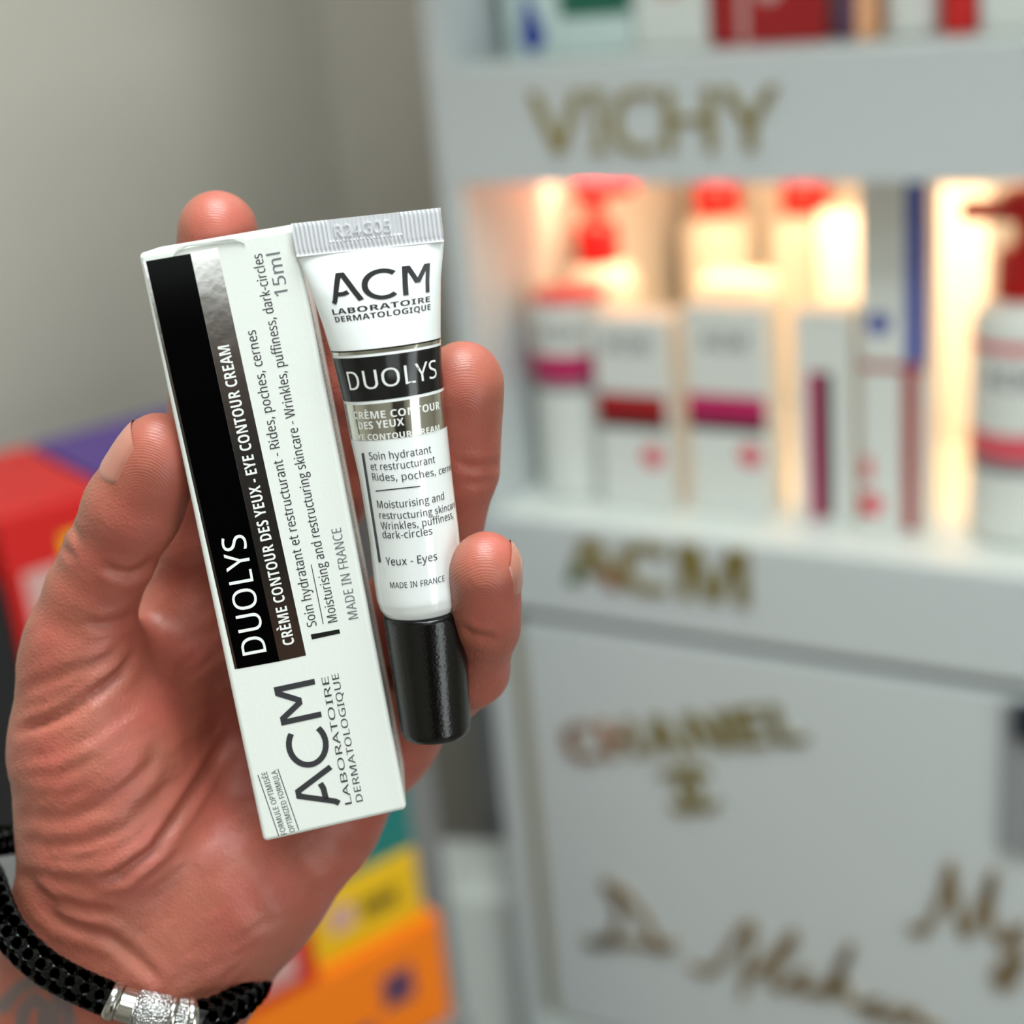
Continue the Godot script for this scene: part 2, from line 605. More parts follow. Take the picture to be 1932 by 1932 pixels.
	# two names in gold script
	var script := func(raw: Array) -> void:
		var q := PackedVector2Array()
		var cu := Curve2D.new()
		var prev := Vector2()
		var all := []
		for r in raw:
			var w3 := on_z(880 + r[0] / 1.8365, 1400 + r[1] / 1.8365, CZ - 0.002)
			all.append(Vector2(w3.x - c.x, w3.y - c.y))
		for i in all.size():
			var t: Vector2 = (all[mini(i + 1, all.size() - 1)] - all[maxi(i - 1, 0)]) / 5.0
			cu.add_point(all[i], -t, t)
		cu.bake_interval = 0.002
		part("gold_script", slab(ribbon(cu.get_baked_points(), 0.0058), 0.003), M.gold_matt, door, Transform3D(Basis(), c - ox - door.position))
	script.call([[475, 480], [530, 560], [520, 650], [470, 690], [415, 685]])
	script.call([[475, 478], [550, 525], [620, 610], [660, 680], [690, 705]])
	script.call([[430, 700], [560, 690], [640, 700], [690, 718], [725, 690]])
	script.call([[775, 770], [840, 792], [890, 755], [930, 690], [970, 632], [995, 640], [985, 720], [970, 800], [962, 880]])
	script.call([[985, 800], [1040, 770], [1100, 700], [1140, 660], [1130, 700], [1085, 760], [1060, 830], [1100, 850], [1130, 825]])
	script.call([[1130, 825], [1180, 790], [1150, 850], [1200, 860], [1250, 840]])
	script.call([[1240, 890], [1280, 800], [1335, 705], [1310, 770], [1275, 860], [1310, 835], [1325, 890]])
	script.call([[1330, 900], [1390, 915], [1430, 890], [1400, 940], [1460, 950], [1500, 920], [1500, 960], [1560, 930], [1560, 965], [1650, 990]])
	script.call([[1530, 640], [1585, 650], [1620, 600], [1655, 520], [1680, 425], [1695, 540], [1720, 640], [1745, 655], [1785, 560], [1830, 455], [1815, 560], [1825, 640], [1860, 690], [1900, 650], [1940, 630]])
	script.call([[1905, 640], [1915, 740], [1900, 820], [1850, 840], [1835, 800], [1870, 760], [1940, 750]])
	# lamp strip under the upper board, lights the shelf from behind the front row
	var glow := mat("strip_glow", Color(1.0, 0.85, 0.65), 0.5)
	glow.emission_enabled = true
	glow.emission = Color(1.0, 0.79, 0.60)
	glow.emission_energy_multiplier = 4.0
	block("unseen_led_strip", Vector3(CX0 + 0.03, 1.3385, -1.012), Vector3(-0.12, 1.3455, -0.998), glow, o, 0.001)
	var l := AreaLight3D.new()
	l.name = "strip_light"
	l.area_size = Vector2(0.42, 0.014)
	l.light_energy = 0.17
	l.light_color = Color(1.0, 0.79, 0.60)
	l.shadow_enabled = true
	l.area_range = 3.0
	l.rotation_degrees.x = -28
	l.position = Vector3((CX0 + 0.03 - 0.12) / 2, 1.3375, -1.017) - o.position
	o.add_child(l)
	unseen_canopy_strip(o)

func unseen_canopy_strip(o: Node3D) -> void:  # unseen strip lamp, placed to light the goods on the upper shelf
	var glow := mat("unseen_canopy_glow", Color(0.9, 0.95, 0.95), 0.5)
	glow.emission_enabled = true
	glow.emission = Color(0.96, 1.0, 1.0)
	glow.emission_energy_multiplier = 3.0
	block("unseen_led_strip", Vector3(CX0 + 0.03, 1.728, -0.698), Vector3(CX1 - 0.03, 1.7395, -0.684), glow, o, 0.001)
	var l := AreaLight3D.new()
	l.name = "unseen_canopy_light"
	l.area_size = Vector2(0.8, 0.014)
	l.light_energy = 0.10
	l.light_color = Color(0.96, 1.0, 1.0)
	l.shadow_enabled = true
	l.area_range = 3.0
	l.rotation_degrees.x = 20
	l.position = Vector3((CX0 + CX1) / 2, 1.733, -0.702) - o.position
	o.add_child(l)

func row_of_letters(host: MeshInstance3D, ox: Vector3, text: String, spans: Array, t0: float, b0: float, t1: float, b1: float, bold: bool, m: Material) -> void:
	var n := text.length()
	var xs: float = spans[0][0]
	var xe: float = spans[n - 1][1]
	for i in n:
		var k0 := (float(spans[i][0]) - xs) / (xe - xs)
		var k1 := (float(spans[i][1]) - xs) / (xe - xs)
		var lo := on_z(spans[i][0], lerpf(b0, b1, k0), CZ)
		var hi := on_z(spans[i][1], lerpf(t0, t1, k1), CZ)
		var low := on_z(spans[0][0], b0, CZ).y
		part("gold_letter", solid_letter(text[i], hi.x - lo.x, hi.y - low, 0.003, bold), m, host, Transform3D(Basis(), Vector3(lo.x, low, CZ) - ox - host.position))

# ------------------------------------------------------------------ goods on the shelves
# box-shaped pack whose front stands at z; x0..x1, y0..y1
func pack(called: String, label: String, x0: float, x1: float, y0: float, y1: float, z: float, deep: float, m: Material, group := "boxed products on the lit shelf") -> Node3D:
	var o := thing(called, label, "carton", Transform3D(Basis(), Vector3((x0 + x1) / 2, y0, z - deep / 2)), group)
	part("body", rbox(Vector3(x1 - x0, y1 - y0, deep), 0.001), m, o, Transform3D(Basis(), Vector3(0, (y1 - y0) / 2, 0)))
	return o

# flat print on the front of a pack between two pixels
func front_print(called: String, o: Node3D, z: float, x0: float, x1: float, y0: float, y1: float, m: Material) -> void:
	part(called, rbox(Vector3(x1 - x0, y1 - y0, 0.0004), 0.0001, 1), m, o, Transform3D(Basis(), Vector3((x0 + x1) / 2, (y0 + y1) / 2, z + 0.0001) - o.position))

func front_dot(o: Node3D, z: float, at: Vector2, r: float, m: Material) -> void:
	part("printed_dot", slab(disc_pts(r), 0.0004), m, o, Transform3D(Basis(), Vector3(at.x, at.y, z - 0.0001) - o.position))

func front_text(o: Node3D, z: float, text: String, x0: float, x1: float, y: float, h: float, m: Material) -> void:
	var c := o.position
	part("printed_text", text_mesh(text, true, func(u, v): return [Vector3(lerpf(x0, x1, u), y + v * h, z + 0.0004) - c, Vector3(0, 0, 1)]), m, o)

func pump_bottle(label: String, x: float, z: float, with_label := true, girth := 1.0, turn := 0.0) -> Node3D:
	var o := thing("pump_bottle", label, "bottle", Transform3D(Basis(Vector3(0, 1, 0), turn).scaled_local(Vector3(girth, 1, girth)), Vector3(x, 1.1045, z)), "pump bottles on the lit shelf")
	var prof := [Vector2(0.0001, 0), Vector2(0.030, 0), Vector2(0.033, 0.003), Vector2(0.0335, 0.01), Vector2(0.0335, 0.138), Vector2(0.032, 0.148), Vector2(0.026, 0.156), Vector2(0.016, 0.159), Vector2(0.0001, 0.159)]
	part("body", lathe(prof), M.pack_white, o)
	var pump := part("pump", lathe([Vector2(0.0001, 0.1585), Vector2(0.0195, 0.1585), Vector2(0.020, 0.160), Vector2(0.0195, 0.186), Vector2(0.015, 0.190), Vector2(0.0085, 0.1905), Vector2(0.0085, 0.206), Vector2(0.017, 0.2065), Vector2(0.0185, 0.209), Vector2(0.0185, 0.221), Vector2(0.015, 0.226), Vector2(0.0001, 0.228)], 28), M.pump_red, o)
	var b := Basis(Vector3(0, 1, 0), PI)
	part("nozzle", rbox(Vector3(0.036, 0.013, 0.016), 0.004), M.pump_red, pump, Transform3D(b, Vector3(-0.024, 0.212, 0)))
	if with_label:
		part("band", lathe([Vector2(0.0336, 0.0585), Vector2(0.0338, 0.0585), Vector2(0.0338, 0.076), Vector2(0.0336, 0.076)]), M.rose, o)
		part("band", lathe([Vector2(0.0336, 0.050), Vector2(0.0338, 0.050), Vector2(0.0338, 0.058), Vector2(0.0336, 0.058)]), M.ink_grey, o)
		part("band", lathe([Vector2(0.0336, 0.129), Vector2(0.0338, 0.129), Vector2(0.0338, 0.135), Vector2(0.0336, 0.135)]), M.rose, o)
		part("printed_text", text_mesh("ACM", true, func(u, v): return [Vector3(sin((u - 0.6) * 0.9) * 0.0339, 0.106 + v * 0.013, cos((u - 0.6) * 0.9) * 0.0339), Vector3(sin((u - 0.6) * 0.9), 0, cos((u - 0.6) * 0.9))]), M.ink_grey, o)
	return o

func build_shelf_goods() -> void:
	var y := 1.1045
	# round white tube with a magenta band
	var o := thing("cream_bottle", "round white bottle with magenta band at the cabinet's left side panel", "bottle", Transform3D(Basis(), Vector3(-0.522, y, -0.975)))
	part("body", lathe([Vector2(0.0001, 0), Vector2(0.029, 0), Vector2(0.031, 0.003), Vector2(0.031, 0.142), Vector2(0.030, 0.146), Vector2(0.0001, 0.147)]), M.pack_white, o)
	part("cap", lathe([Vector2(0.0001, 0.1465), Vector2(0.027, 0.1465), Vector2(0.027, 0.152), Vector2(0.0001, 0.153)]), M.rose, o)
	part("band", lathe([Vector2(0.031, 0.091), Vector2(0.0313, 0.091), Vector2(0.0313, 0.111), Vector2(0.031, 0.111)]), M.magenta, o)
	part("band", lathe([Vector2(0.031, 0.084), Vector2(0.0313, 0.084), Vector2(0.0313, 0.0905), Vector2(0.031, 0.0905)]), M.ink_grey, o)
	part("printed_text", text_mesh("ACM", true, func(u, v): return [Vector3(sin((u - 0.4) * 1.0) * 0.0313, 0.122 + v * 0.011, cos((u - 0.4) * 1.0) * 0.0313), Vector3(sin((u - 0.4) * 1.0), 0, cos((u - 0.4) * 1.0))]), M.ink_grey, o)
	# two cartons with a band
	o = pack("cream_carton", "white cream carton with dark red band and reddish dot", -0.487, -0.432, y, 1.247, -0.94, 0.036, M.pack_white)
	front_print("printed_band", o, -0.94, -0.487, -0.433, 1.174, 1.192, M.crimson)
	front_print("printed_band", o, -0.94, -0.487, -0.433, 1.166, 1.174, M.ink_black)
	front_dot(o, -0.94, Vector2(-0.4455, 1.146), 0.0085, M.rose)
	front_text(o, -0.94, "ACM", -0.478, -0.444, 1.222, 0.012, M.ink_grey)
	o = pack("cream_carton", "white cream carton with magenta band beside the slim striped carton", -0.419, -0.360, y, 1.256, -0.945, 0.038, M.pack_white)
	front_print("printed_band", o, -0.945, -0.419, -0.361, 1.176, 1.194, M.magenta)
	front_print("printed_band", o, -0.945, -0.419, -0.361, 1.168, 1.176, M.ink_black)
	front_dot(o, -0.945, Vector2(-0.3735, 1.151), 0.0085, M.rose)
	front_text(o, -0.945, "ACM", -0.406, -0.374, 1.226, 0.012, M.ink_grey)
	# slim carton with an upright stripe
	o = pack("slim_carton", "slim white carton with upright magenta and black stripe", -0.342, -0.303, y, 1.254, -0.95, 0.034, M.pack_white)
	front_print("printed_stripe", o, -0.95, -0.3325, -0.3245, 1.107, 1.213, M.magenta)
	front_print("printed_stripe", o, -0.95, -0.3245, -0.3165, 1.109, 1.213, M.ink_black)
	# tall carton: blue above, red below
	o = pack("tall_carton", "tall white carton with blue and red upright strips and a blue dot", -0.297, -0.254, y, 1.342, -0.95, 0.034, M.pack_white)
	front_print("printed_strip", o, -0.95, -0.2665, -0.2545, 1.222, 1.341, M.blue)
	front_print("printed_strip", o, -0.95, -0.2685, -0.2585, 1.106, 1.216, M.crimson)
	front_print("printed_line", o, -0.95, -0.297, -0.2545, 1.2165, 1.2215, M.crimson)
	front_dot(o, -0.95, Vector2(-0.2845, 1.2475), 0.0075, M.blue)
	front_dot(o, -0.95, Vector2(-0.290, 1.122), 0.0085, M.rose)
	front_print("printed_mark", o, -0.95, -0.2955, -0.2895, 1.139, 1.156, M.rose)
	# pump bottles: one in front, three behind
	pump_bottle("white pump bottle with red pump and rose band in front row beside tall carton", -0.197, -0.975)
	pump_bottle("slim white pump bottle with red pump behind the round bottle with magenta band", -0.529, -1.040, false, 0.85, -PI / 2 - 0.5)
	pump_bottle("white pump bottle with red pump far back behind the dark red banded carton", -0.510, -1.235, false)
	pump_bottle("white pump bottle with red pump far back behind the magenta banded carton", -0.435, -1.245, false)
	# pale cartons at the back
	for p in [[-0.385, -0.335, 1.285, -1.13, "plain pale carton in the back row behind the slim striped carton"], [-0.325, -0.262, 1.30, -1.15, "tallest plain pale carton in the back row behind the tall carton"], [-0.45, -0.40, 1.25, -1.04, "low plain pale carton directly behind the magenta banded carton"]]:
		pack("back_row_carton", p[4], p[0], p[1], y, p[2], p[3], 0.04, M.pack_white, "plain cartons in the back row")
	# upper shelf
	y = 1.4245
	var up := "products on the upper shelf"
	o = pack("drop_carton", "white carton with blue drop and green stripe on the upper shelf", -0.545, -0.449, y, 1.57, -0.955, 0.05, M.pack_cool, up)
	var drop := PackedVector2Array()
	for q in arc(0, 0, 0.0095, 0.0095, -200, 20, 20): drop.append(q)
	drop.append(Vector2(-0.004, 0.032))
	part("printed_drop", slab(drop, 0.0004), M.blue, o, Transform3D(Basis(), Vector3(-0.524, 1.4365, -0.9551) - o.position))
	front_print("printed_stripe", o, -0.955, -0.502, -0.4495, 1.4475, 1.466, M.green)
	o = pack("white_carton", "white carton with faint rose mark between drop carton and red carton", -0.447, -0.396, y, 1.57, -0.955, 0.05, M.pack_white, up)
	front_dot(o, -0.955, Vector2(-0.422, 1.468), 0.012, M.label_pale)
	o = pack("red_carton", "red carton with pale stripe and rounded pale mark on upper shelf", -0.393, -0.318, y, 1.56, -0.953, 0.05, M.crimson, up)
	front_print("printed_stripe", o, -0.953, -0.374, -0.3685, 1.426, 1.559, M.label_pale)
	front_dot(o, -0.953, Vector2(-0.354, 1.458), 0.009, M.label_pale)
	o = pack("slim_plum_carton", "slim plum carton beside the red carton", -0.311, -0.301, y, 1.56, -0.955, 0.03, M.plum, up)
	o = pack("slim_peach_carton", "slim peach carton beside the plum carton", -0.2995, -0.2885, y, 1.56, -0.955, 0.03, M.peach, up)
	o = thing("white_bottle", "round white bottle on the upper shelf", "bottle", Transform3D(Basis(), Vector3(-0.2675, y, -0.972)))
	part("body", lathe([Vector2(0.0001, 0), Vector2(0.015, 0), Vector2(0.017, 0.003), Vector2(0.017, 0.12), Vector2(0.009, 0.135), Vector2(0.0001, 0.135)]), M.pack_white, o)
	part("cap", lathe([Vector2(0.0001, 0.1345), Vector2(0.010, 0.1345), Vector2(0.010, 0.155), Vector2(0.0001, 0.156)]), M.ink_grey, o)
	o = thing("red_bottle", "small red bottle next to the round white bottle on the upper shelf", "bottle", Transform3D(Basis(), Vector3(-0.2375, y, -0.962)))
	part("body", lathe([Vector2(0.0001, 0), Vector2(0.009, 0), Vector2(0.0108, 0.002), Vector2(0.0108, 0.09), Vector2(0.006, 0.1), Vector2(0.0001, 0.1)]), M.scarlet, o)
	part("cap", lathe([Vector2(0.0001, 0.0995), Vector2(0.007, 0.0995), Vector2(0.007, 0.12), Vector2(0.0001, 0.121)]), M.pack_white, o)
	pack("wide_white_carton", "wide white carton beside the small red bottle", -0.223, -0.10, y, 1.56, -0.955, 0.06, M.pack_white, up)

# ------------------------------------------------------------------ goods stacked by the left wall
# carton lying with its right front lower corner at p, long side running along e1, set back along -e2
func stacked(called: String, label: String, p: Vector3, long: float, high: float, deep: float, m: Material, yaw := 67.4) -> Node3D:
	# local x runs along the front from left to right, local z points out of the front
	var b := Basis(Vector3(0, 1, 0), deg_to_rad(yaw))
	var o := thing(called, label, "carton", Transform3D(b, p + b * Vector3(-long / 2, 0, -deep / 2)), "coloured cartons stacked by the wall")
	part("body", rbox(Vector3(long, high, deep), 0.002), m, o, Transform3D(Basis(), Vector3(0, high / 2, 0)))
	return o

func stack_print(called: String, o: Node3D, deep: float, x0: float, x1: float, y0: float, y1: float, m: Material) -> void:
	part(called, rbox(Vector3(x1 - x0, y1 - y0, 0.0006), 0.0002, 1), m, o, Transform3D(Basis(), Vector3((x0 + x1) / 2, (y0 + y1) / 2, deep / 2 + 0.0002)))

func build_left_stack() -> void:
	# stand coordinates: s1 along the fronts, height, s2 outwards
	var b := Basis(Vector3(0, 1, 0), deg_to_rad(67.4))
	var inv := b.inverse()
	var c := inv * on_y(830, 1725, 0.85)
	var r := inv * on_y(200, 918, 1.20)
	var lowf := c.z + 0.010
	var upf := r.z + 0.010
	var e := inv * on_y(-6, 985, 1.20)
	var rl := r.x - e.x
	var left := e.x - 0.125
	var st := thing("stepped_stand", "grey stepped stand carrying the coloured cartons", "stand", Transform3D(b, b * Vector3(0.3, 0, upf - 0.075)))
	part("lower_step", rbox(Vector3(0.29, 0.76, lowf - upf), 0.003), M.table_grey, st, Transform3D(Basis(), Vector3(c.x - 0.135 - 0.3, 0.38, 0.075 + (lowf - upf) / 2)))
	part("upper_step", rbox(Vector3(0.55 - left, 0.99, 0.15), 0.003), M.table_grey, st, Transform3D(Basis(), Vector3((0.55 + left) / 2 - 0.3, 0.495, 0)))
	var o := stacked("orange_carton", "orange carton with brown print under the yellow carton", b * Vector3(c.x, 0.7605, c.z), 0.21, 0.0895, 0.072, M.box_orange)
	stack_print("printed_mark", o, 0.072, 0.05, 0.076, 0.035, 0.063, M.plum)
	stack_print("printed_mark", o, 0.072, 0.0, 0.04, 0.018, 0.031, M.plum)
	var y0 := inv * on_y(800, 1728, 0.85)
	y0.y = 0.8505
	o = stacked("yellow_carton", "yellow carton with olive lettering on top of the orange carton", b * y0, 0.091, 0.055, 0.055, M.box_yellow)
	stack_print("printed_line", o, 0.055, -0.004, 0.026, 0.022, 0.035, M.ink_olive)
	stack_print("printed_mark", o, 0.055, -0.03, -0.010, 0.022, 0.040, M.label_pale)
	o = stacked("red_carton", "red carton with white label standing beside the yellow carton", b * (y0 + Vector3(-0.093, 0, 0.008)), 0.108, 0.062, 0.06, M.box_red)
	stack_print("printed_label", o, 0.06, -0.034, 0.039, 0.010, 0.040, M.label_pale)
	o = stacked("teal_carton", "teal carton on top of the yellow carton", b * (y0 + Vector3(0.002, 0.0555, -0.004)), 0.087, 0.065, 0.052, M.box_teal)
	# upper step
	o = stacked("large_red_carton", "large red carton with pale label and yellow stripe on the upper step", b * Vector3(r.x, 0.9905, r.z), rl, 0.2095, 0.135, M.box_red)
	stack_print("printed_label", o, 0.135, -rl * 0.36, -rl * 0.02, 0.018, 0.170, M.label_pale)
	stack_print("printed_stripe", o, 0.135, rl * 0.02, rl * 0.5, 0.150, 0.187, M.box_yellow)
	o = stacked("purple_carton", "purple carton beside the large red carton on the upper step", b * Vector3(r.x + 0.176, 0.9905, r.z - 0.002), 0.172, 0.2095, 0.135, M.box_purple)
	o = stacked("black_carton", "matt black carton beside the large red carton", b * Vector3(e.x - 0.004, 0.9905, r.z + 0.006), 0.115, 0.17, 0.135, M.box_black)
	# white cartons between the stand and the cabinet
	var w := on_y(932, 1690, 0.75)
	var wb := Basis(Vector3(0, 1, 0), deg_to_rad(20))
	o = thing("white_carton", "tall white carton on the floor between stepped stand and cabinet", "carton", Transform3D(wb, Vector3(w.x - 0.045, 0, w.z - 0.05)))
	part("body", rbox(Vector3(0.09, 0.735, 0.09), 0.003), M.pack_white, o, Transform3D(Basis(), Vector3(0, 0.3675, 0)))
	o = thing("grey_carton", "taller pale grey carton on the floor behind the tall white carton", "carton", Transform3D(wb, Vector3(w.x - 0.055, 0, w.z - 0.18)))
	part("body", rbox(Vector3(0.09, 0.92, 0.10), 0.003), M.plate_grey, o, Transform3D(Basis(), Vector3(0, 0.46, 0)))

# ------------------------------------------------------------------ carton in the hand
func build_carton() -> void:
	# front face from its corners: lower left, across, up
	var o0 := Vector3(-45.54, -60.59, -280.41)
	var a := Vector3(26.04, 5.25, -3.97)
	var up := Vector3(-19.07, 104.44, 19.81)
	var W := a.length()
	var H := up.length()
	var X := a / W
	var Y := (up - X * up.dot(X)).normalized()
	var Z := X.cross(Y)
	var own := Basis(X, Y, Z)
	var e := own.inverse() * Vector3(-2.0, 4.6, -21.0)   # from the front to the back, a little askew
	var deep := -e.z
	var shear := Vector2(e.x, e.y) / e.z
	var t := Transform3D(CB * own, EYE + CB * (o0 * 0.001))
	var o := thing("carton", "white eye cream carton with black and silver bands, held upright beside the tube", "carton", t)
	var k := 0.001
	part("body", rbox(Vector3(W, H, deep) * k, 0.0009, 3, shear), M.card, o, Transform3D(Basis(), Vector3(W / 2 + e.x / 2, H / 2 + e.y / 2, -deep / 2) * k))
	# where a pixel meets the front face, in millimetres from the lower left corner
	var uv := func(px: float, py: float) -> Vector2:
		var d := mm(px, py, 1.0)
		var s := o0.dot(Z) / d.dot(Z)
		var q := own.inverse() * (d * s - o0)
		return Vector2(q.x, q.y)
	var quad := func(called: String, c: Array, z: float, th: float, m: Material) -> void:
		var poly := PackedVector2Array()
		for p in c: poly.append(uv.call(p[0], p[1]) * k)
		part(called, slab(poly, th * k), m, o, Transform3D(Basis(), Vector3(0, 0, z * k)))
	quad.call("foil_edge", [[270, 494], [276, 493], [449, 1261], [443, 1262.5]], -0.01, 0.05, M.foil)
	quad.call("black_band", [[275, 493], [359, 478.5], [527.5, 1247.5], [448, 1262]], -0.01, 0.06, M.band_black)
	quad.call("silver_band", [[359, 477], [410, 467], [577.5, 1236.5], [527.5, 1247.5]], -0.01, 0.05, M.foil)
	quad.call("printed_bar", [[586, 1197], [640, 1187], [642, 1195], [588.5, 1206.5]], -0.01, 0.05, M.print_black)
	quad.call("printed_rule", [[609.2, 1177.3], [610.8, 1177], [588, 1065], [586.4, 1065.3]], -0.01, 0.05, M.print_text)
	quad.call("printed_rule", [[525.5, 1578], [527, 1577.6], [487.3, 1461.6], [485.8, 1462]], -0.01, 0.05, M.print_text)
	quad.call("printed_rule", [[563, 1566], [564.6, 1565.6], [525, 1450.6], [523.4, 1451]], -0.01, 0.05, M.print_text)
	# half-moon flap at the top of the front
	var flap := []
	for q in [[326, 484], [334, 474], [352, 464], [372, 458], [400, 453.5], [430, 449.5], [440, 451], [452, 456], [461, 460]]: flap.append(q)
	for q in [[461, 446.5], [400, 456.5], [330, 468]]: flap.append(q)
	var fl := PackedVector2Array()
	for q in flap: fl.append(uv.call(q[0], q[1]) * k)
	part("tuck_flap", slab(fl, 0.00028), M.card, o, Transform3D(Basis(), Vector3(0, 0, -0.00001)))
	# lettering runs upwards: from base line start to base line end, cap height to the left
	var line := func(text: String, p0: Array, p1: Array, cap: float, m: Material, bold := false, z := 0.05) -> void:
		var s: Vector2 = uv.call(p0[0], p0[1])
		var f: Vector2 = uv.call(p1[0], p1[1])
		var al := (f - s)
		var nn := Vector2(-al.y, al.x).normalized() * cap
		part("printed_text", text_mesh(text, bold, func(x, y): return [Vector3(s.x + al.x * x + nn.x * y, s.y + al.y * x + nn.y * y, z) * k, Vector3(0, 0, 1)]), m, o)
	line.call("DUOLYS", [503, 1229], [462, 1007], 4.3, M.print_white, false, 0.07)
	line.call("CRÈME CONTOUR DES YEUX - EYE CONTOUR CREAM", [556, 1214], [432, 650], 2.0, M.print_white, true, 0.06)
	line.call("Soin hydratant et restructurant - Rides, poches, cernes", [598, 1180], [482, 622], 1.75, M.print_text)
	line.call("Moisturising and restructuring skincare - Wrinkles, puffiness, dark-circles", [637, 1172], [494, 478], 1.75, M.print_text)
	line.call("MADE IN FRANCE", [676, 1166], [643, 995], 1.75, M.print_light)
	line.call("15ml", [544, 556], [528, 475], 2.3, M.print_light)
	line.call("LABORATOIRE", [664, 1516], [619, 1276], 1.25, M.print_grey)
	line.call("DERMATOLOGIQUE", [685, 1511], [638, 1270], 1.25, M.print_grey)
	line.call("FORMULE OPTIMISÉE", [541, 1573], [503, 1455], 1.0, M.print_text)
	line.call("OPTIMIZED FORMULA", [557, 1568], [521, 1452], 1.0, M.print_text)
	# the large name
	var s0: Vector2 = uv.call(641, 1519)
	var f0: Vector2 = uv.call(593, 1281)
	var al0 := f0 - s0
	var L0 := al0.length()
	var ax := al0 / L0
	var ay := Vector2(-ax.y, ax.x)
	var capm := 7.4
	part("printed_name", strokes_mesh(name_strokes(L0 / capm), 0.145, func(x, y): return [Vector3(s0.x + (ax.x * x + ay.x * y) * capm, s0.y + (ax.y * x + ay.y * y) * capm, 0.05) * k, Vector3(0, 0, 1)]), M.print_grey, o)
	# small print on the right side
	var side_n := Vector3(deep, 0, e.x).normalized()
	for i in 4:
		var txt: String = ["ACM Laboratoire Dermatologique - Duolys - creme contour des yeux", "Eye contour cream - Moisturising and restructuring skincare", "Soin hydratant et restructurant - Rides, poches, cernes", "Duolys"][i]
		var w := (0.16 + 0.2 * i)
		var from := 7.0 if i < 3 else 9.0
		var to: float = [96.0, 88.0, 80.0, 18.0][i]
		part("printed_text", text_mesh(txt, false, func(x, y): return [(Vector3(W, 0, 0) + e * (w - y * 0.075) + Vector3(0, lerpf(from, to, x), 0) + side_n * 0.06) * k, side_n]), M.print_text, o)

# A, C and M with rounded bends; total width w in cap heights
func name_strokes(w: float) -> Array:
	var s := w / 2.58
	var out := []
	out.append([Vector2(0.04, 0.0) , Vector2(0.10, 0.09), Vector2(0.36, 0.93), Vector2(0.46, 0.93), Vector2(0.80, 0.03)])
	out.append([Vector2(0.17, 0.30), Vector2(0.40, 0.31), Vector2(0.52, 0.36)])
	out.append(arc(1.34, 0.48, 0.41, 0.45, 48, 312, 22))
	out.append([Vector2(1.87, 0.0), Vector2(1.87, 0.93), Vector2(1.95, 0.93), Vector2(2.18, 0.47), Vector2(2.24, 0.47), Vector2(2.45, 0.93), Vector2(2.53, 0.93), Vector2(2.53, 0.0)])
	for st in out:
		for i in st.size():
			st[i] = Vector2(st[i].x * s, st[i].y)
	return out

# ------------------------------------------------------------------ tube in the hand
var tube_st := []        # stations: centre, half width vector, half depth vector
func tube_at(s: float, th: float) -> Array:
	# s in stations, th 0 = front, + to the right; returns position and normal in camera millimetres
	var i := clampi(int(floor(s)), 0, tube_st.size() - 2)
	var k := s - i
	var c: Vector3 = tube_st[i][0].lerp(tube_st[i + 1][0], k)
	var w: Vector3 = tube_st[i][1].lerp(tube_st[i + 1][1], k)
	var h: Vector3 = tube_st[i][2].lerp(tube_st[i + 1][2], k)
	var p := c + w * sin(th) + h * cos(th)
	var n := (w.normalized() * sin(th) * h.length() + h.normalized() * cos(th) * w.length()).normalized()
	return [p, n]

# surface coordinates of a pixel on the tube
func tube_find(px: float, py: float, s: float, th: float) -> Vector2:
	var target := Vector2(px, py)
	for it in 12:
		var q := to_px(tube_at(s, th)[0])
		var err := target - q
		if err.length() < 0.05: break
		var ds := (to_px(tube_at(s + 0.01, th)[0]) - q) / 0.01
		var dt := (to_px(tube_at(s, th + 0.01)[0]) - q) / 0.01
		var det := ds.x * dt.y - ds.y * dt.x
		if absf(det) < 1e-6: break
		s += clampf((err.x * dt.y - err.y * dt.x) / det, -0.7, 0.7)
		th = clampf(th + clampf((ds.x * err.y - ds.y * err.x) / det, -0.3, 0.3), -1.5, 1.5)
		s = clampf(s, 0.0, tube_st.size() - 1.001)
	return Vector2(s, th)

func ellipse_minor(a: float, per: float) -> float:
	# half depth of an ellipse of half width a and girth per
	var lo := 0.3
	var hi := 14.0
	for i in 24:
		var b := (lo + hi) / 2
		var h := pow((a - b) / (a + b), 2)
		var p := PI * (a + b) * (1 + 3 * h / (10 + sqrt(4 - 3 * h)))
		if p < per: lo = b
		else: hi = b
	return lo

